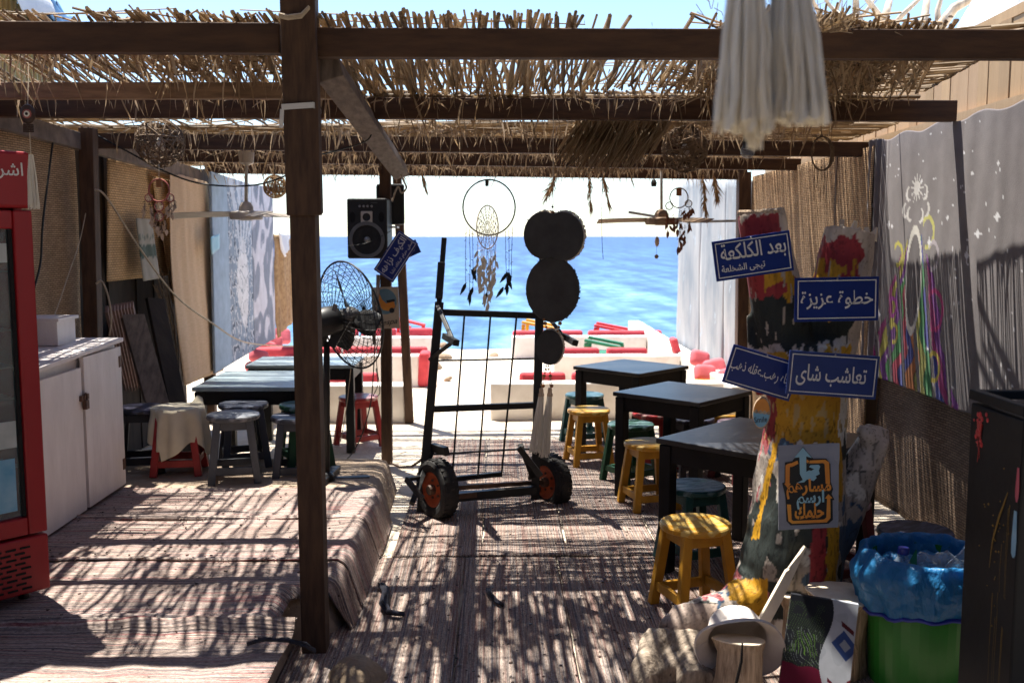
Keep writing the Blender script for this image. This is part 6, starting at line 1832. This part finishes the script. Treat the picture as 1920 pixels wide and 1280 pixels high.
# painted board: plain abstract picture
cs_ = [P(1484, 1113, 3.33), P(1610, 1133, 3.36), P(1588, 1330, 3.20), P(1455, 1325, 3.17)]
b = MB(); b.sheet(lambda u, v: bil(cs_, u, v), 110, 160, (.001, .012, .002))
pb = b.build('painted_board', 'board_paint', keep=True); tag(pb, 'unframed abstract painting in dark green, white, blue and maroon leaning against the stump', 'painting')
def boardcol(co):
    a, bb, d = np.array(cs_[0]), np.array(cs_[1]), np.array(cs_[3])
    u = ((co - a) @ (bb - a)) / ((bb - a) @ (bb - a)); v = ((co - a) @ (d - a)) / ((d - a) @ (d - a))
    n = vnoise(co, 20); n2 = vnoise(co, 60, 4)
    c = np.tile(np.array([.022, .024, .030]), (len(u), 1))
    c[(v > .02) & (u < .5) & (np.abs(np.sin((u * 1.4 + v + .04 * n) * 70)) < .22) & (np.abs(n) < .32)] = (.10, .16, .06)
    wv_ = np.abs(np.sin((u * .8 - v * .5 + .09 * n) * 60)); c[(u < .46) & (v > .26) & (v < .64) & (wv_ < .16) & (n2 > -.15)] = (.20, .23, .22); c[(u < .40) & (v > .30) & (v < .5) & (wv_ > .96) & (n > -.1)] = (.12, .24, .05)
    c[(v > .60 + .05 * n) & (u < .62)] = (.14, .012, .035)
    w = u > .53 + .10 * np.sin(v * 6.5 + 1.2) * (v < .75)
    c[w & (v < .80)] = (.48, .51, .56)
    c[w & (v < .80) & (n > .34)] = (.42, .45, .50)
    dia = np.abs(u - .80 - .1 * (v - .33)) / .20 + np.abs(v - .33) / .135
    c[dia < 1] = (.045, .085, .25); c[(dia < .42)] = (.32, .36, .42)
    c[(np.abs(u - .84) < .09) & (np.abs(v - .17 - (u - .84) * .35) < .022)] = (.10, .015, .02)
    c[(v > .80 + .06 * np.sin(u * 6)) & (u > .35)] = (.44, .26, .17)
    c[(np.abs(v - .68 - (u - .6) * .5) < .018) & (u > .55) & (u < .95)] = (.12, .015, .03)
    c[((u - .93) ** 2 / .012 + (v - .66) ** 2 / .003) < 1] = (.16, .02, .03)
    return c
paint(pb, boardcol)
# gnarled root block at the lower left of the group
q_ = [G(1215, 1240, 0), G(1290, 1275, 0)]
b = MB()
def gp(px, py, z, dy=.05):
    v = G(px, py, z); return Vector((v.x, v.y + dy, z))
knobby([gp(1208, 1300, .0), gp(1212, 1262, .06), gp(1222, 1216, .09), gp(1256, 1210, .11), gp(1304, 1222, .10), gp(1340, 1268, .06), gp(1360, 1310, .02)], [.05, .045, .04, .05, .06, .075, .08], 8)
knobby([gp(1256, 1210, .10), gp(1275, 1250, .06, .1), gp(1280, 1300, .03, .1)], [.05, .05, .07], 12)
knobby([gp(1222, 1216, .09), gp(1232, 1190, .11)], [.032, .02], 14)
knobby([gp(1300, 1235, .09, .02), gp(1310, 1290, .06, .02)], [.05, .07], 15)
tmp = b.build('root_core', 'drift_grey', keep=True)
rm = tmp.modifiers.new('remesh', 'REMESH'); rm.mode = 'VOXEL'; rm.voxel_size = .010
sm = tmp.modifiers.new('smooth', 'SMOOTH'); sm.iterations = 8
me = bpy.data.meshes.new_from_object(tmp.evaluated_get(bpy.context.evaluated_depsgraph_get())); bpy.data.objects.remove(tmp)
ro = bpy.data.objects.new('driftwood_root', me); COL.objects.link(ro)
for v in me.vertices:
    c_ = v.co; v.co = c_ + v.normal * (.012 * nz(c_.x * 6, c_.y * 6, c_.z * 6) + .010 * abs(nz(c_.x * 22, c_.y * 30, c_.z * 7)) + .002 * nz(c_.x * 80, c_.y * 80, c_.z * 20))
for p in me.polygons: p.use_smooth = True
tag(ro, 'gnarled grey driftwood root block on the rug at the left of the white hat', 'driftwood')
b = MB(); 
c_ = G(655, 1285, .02); b.sphere(c_ + Vector((0, .06, .0)), .105, 24, sz=.5)
b.v = [tuple(Vector(v) + Vector((nz(v[0] * 9, v[1] * 9, v[2] * 9), nz(v[1] * 9, v[2] * 9, 3), nz(v[2] * 9, v[0] * 9, 7))) * .05) for v in b.v]
tag(b.build('foot_stone', 'stone', smooth=True), 'rough tan stone on the floor at the foot of the front post', 'stone')

# ================================================================== bin with blue bag and bottles
bc = Vector((1.53, 3.42, 0)); bn = thing('waste_bin', 'green plastic bin lined with a blue bag folded over its rim', 'bin', bc)
b = MB(); b.lathe([(.178, 0.012), (.182, .018), (.203, .44), (.203, .46), (.195, .46), (.175, .03), (.01, .03)], Matrix.Translation(bc), 40)
b.build('bucket', 'bin_green', bn, smooth=False)
def bagf(u, v):
    a = 6.2832 * u
    if v < .3: r, z = .192 - .04 * (.3 - v), .35 + .135 * v / .3
    elif v < .42: t_ = (v - .3) / .12; r, z = .192 + .03 * t_, .485 + .012 * math.sin(t_ * 3.14)
    else: t_ = (v - .42) / .58; r, z = .222 + .02 * math.sin(t_ * 2.6) - .012 * t_, .485 - .19 * t_ - .025 * t_ * math.sin(a - .6)
    wr = (.010 * nz(a * 2.2, v * 3) + .007 * nz(a * 6, v * 5, 4) + .006 * math.sin(a * 17 + 5 * nz(a, v * 2)) * (.3 + v))
    if a > 2.4 and a < 4.2 and v > .4: r += .03 * math.sin((a - 2.4) / 1.8 * 3.14) * math.sin(min(1, (v - .4) / .4) * 3.14)
    wr += .009 * abs(nz(a * 7, v * 6, 2)) - .007 * abs(nz(a * 13, v * 9, 6)); return bc + Vector(((r + wr) * math.cos(a), (r + wr) * math.sin(a), z + .012 * nz(a * 3, v * 2, 8)))
b = MB(); b.grid(bagf, 110, 34); b.build('bin_bag', 'bag_blue', bn, smooth=True)
b = MB(); b.tube([bagf(i / 60, 1) * 1 for i in range(60)], .008, 6, closed=True); b.build('bag_hem', 'cap_blue', bn, smooth=True)
b = MB()
for i in range(30):
    a = random.uniform(0, 6.28); r = .15 * math.sqrt(random.random()); b.sphere(bc + Vector((math.cos(a) * r, math.sin(a) * r, .41)), .04, 8)
tag(b.build('crumpled_waste', 'bag_blue', smooth=True), 'crumpled plastic waste filling the blue lined bin', 'waste', kind='stuff')
def bottle(label, base, d, ln, r, cap=None, crush=0):
    d = Vector(d).normalized(); M4 = Matrix.Translation(base) @ d.to_track_quat('Z', 'Y').to_matrix().to_4x4()
    b = MB(); pr = [(r * .6, 0), (r, .012)]
    for i in range(9): pr.append((r * (1 - .05 * (i % 2)), .02 + ln * .6 * i / 8))
    pr += [(r * .8, ln * .78), (r * .42, ln * .9), (r * .38, ln)]
    b.lathe(pr, M4, 22)
    if crush: b.v = [tuple(Vector(v) + Vector((nz(v[0] * 30, v[1] * 30, v[2] * 30), nz(v[1] * 30, v[2] * 30, 5), nz(v[2] * 30, v[0] * 30, 8))) * crush) for v in b.v]
    o = b.build('plastic_bottle', 'bottle_plastic', smooth=True); tag(o, label, 'bottle', 'empty bottles in the bin')
    if cap:
        c_ = MB(); c_.lathe([(r * .46, 0), (r * .48, .004), (r * .48, .02), (r * .42, .024)], M4 @ Matrix.Translation((0, 0, ln - .006)), 18); c_.build('cap', cap, o)
    return o
p = P(1688, 1066, 3.34)
bottle('upright clear bottle with a dark blue cap in the bin', p + Vector((0, 0, -.11)), (.05, 0, 1), .17, .040, 'cap_blue')
bottle('crushed clear bottle lying across the middle of the bin', P(1716, 1062, 3.38), (1, .25, -.05), .2, .045, None, .012)
bottle('clear bottle leaning at the right side of the bin by the black cabinet', P(1780, 1085, 3.30), (.7, .2, .6), .18, .038, None, .004)
b = MB(); b.leaf([P(1706, 1085, 3.32), P(1710, 1062, 3.32), P(1718, 1030, 3.34)], [.03, .035, .004], (0, -1, .2))
tag(b.build('crisp_packet', 'green_plastic'), 'torn green wrapper sticking up between the bottles in the bin', 'wrapper')

# ================================================================== black paint splashed cabinet at the right edge
bk = thing('black_cabinet', 'black cabinet splashed with red and yellow paint at the right edge', 'cabinet', (1.60, 2.75, 0))
bx0, bx1, by0, by1, bz = 1.41, 1.89, 2.60, 2.90, 1.135
b = MB(); b.box(((bx0 + bx1) / 2, (by0 + by1) / 2, bz / 2 - .012), (bx1 - bx0, by1 - by0, bz - .024)); b.build('carcass', 'black_wood', bk, bevel=.006)
b = MB()
for (x, y, sx_, sy_) in ((bx0 + .01, (by0 + by1) / 2, .03, by1 - by0 + .012), (bx1 - .01, (by0 + by1) / 2, .03, by1 - by0 + .012)): b.box((x, y, bz), (sx_, sy_, .03))
for y in (by0 + .006, by1 - .006): b.box(((bx0 + bx1) / 2, y, bz), (bx1 - bx0 - .012, .03, .027))
b.build('top_rim', 'black_wood', bk, bevel=.004)
def drips(mat, name, items):
    b = MB()
    for (y, z, ln, w) in items:
        x = bx0 - .0012
        b.leaf([(x, y, z), (x, y + .003, z - ln * .5), (x, y, z - ln)], [w, w * .6, w * .35], (-1, 0, 0)); b.sphere((bx0, y, z - ln), w * .45, 8, sz=1.6)
    b.build(name, mat, bk)
random.seed(21)
drips('ochre_drip', 'yellow_drip', [(random.uniform(2.63, 2.74), random.uniform(.5, .95), random.uniform(.05, .30), random.uniform(.0012, .0028)) for i in range(11)])
b = MB()
cy, cz_ = 2.835, 1.06
for i in range(26):
    a = random.uniform(0, 6.28); r = abs(random.gauss(0, .022)); b.lathe([(random.uniform(.004, .012), 0), (.003, .0022)], Matrix.Translation((bx0 - .001, cy + r * math.cos(a) * .8, cz_ + r * math.sin(a) * 1.6 - .01)) @ Euler((0, R(-90), 0)).to_matrix().to_4x4(), 9)
for i in range(5): b.leaf([(bx0 - .0016, cy + random.uniform(-.015, .02), cz_), (bx0 - .0016, cy + random.uniform(-.012, .015), cz_ - random.uniform(.05, .12))], [.007, .002], (-1, 0, 0))
b.build('red_splash', 'red_plastic', bk)
b = MB(); b.leaf([(bx0 - .002, 2.66, .90), (bx0 - .002, 2.70, .82), (bx0 - .002, 2.73, .74), (bx0 - .002, 2.74, .66)], [.004, .010, .005, .002], (-1, 0, 0))
for i in range(26): b.lathe([(random.uniform(.0015, .004), 0), (.001, .002)], Matrix.Translation((bx0 - .001, random.gauss(2.72, .04), random.gauss(.76, .1))) @ Euler((0, R(-90), 0)).to_matrix().to_4x4(), 6)
b.build('yellow_splash', 'ochre_drip', bk)
b = MB(); b.leaf([(bx0 - .0022, 2.615, .86), (bx0 - .0022, 2.615, .78), (bx0 - .0022, 2.615, .74), (bx0 - .0022, 2.615, .73)], [.014, .026, .022, .008], (-1, 0, 0)); b.build('turquoise_patch', 'carton_blue', bk)
b = MB(); b.leaf([(bx0 - .0024, 2.612, .98), (bx0 - .0024, 2.612, .92), (bx0 - .0024, 2.612, .90), (bx0 - .0024, 2.612, .885)], [.010, .02, .018, .006], (-1, 0, 0)); b.build('pink_patch', 'pink_cushion', bk)
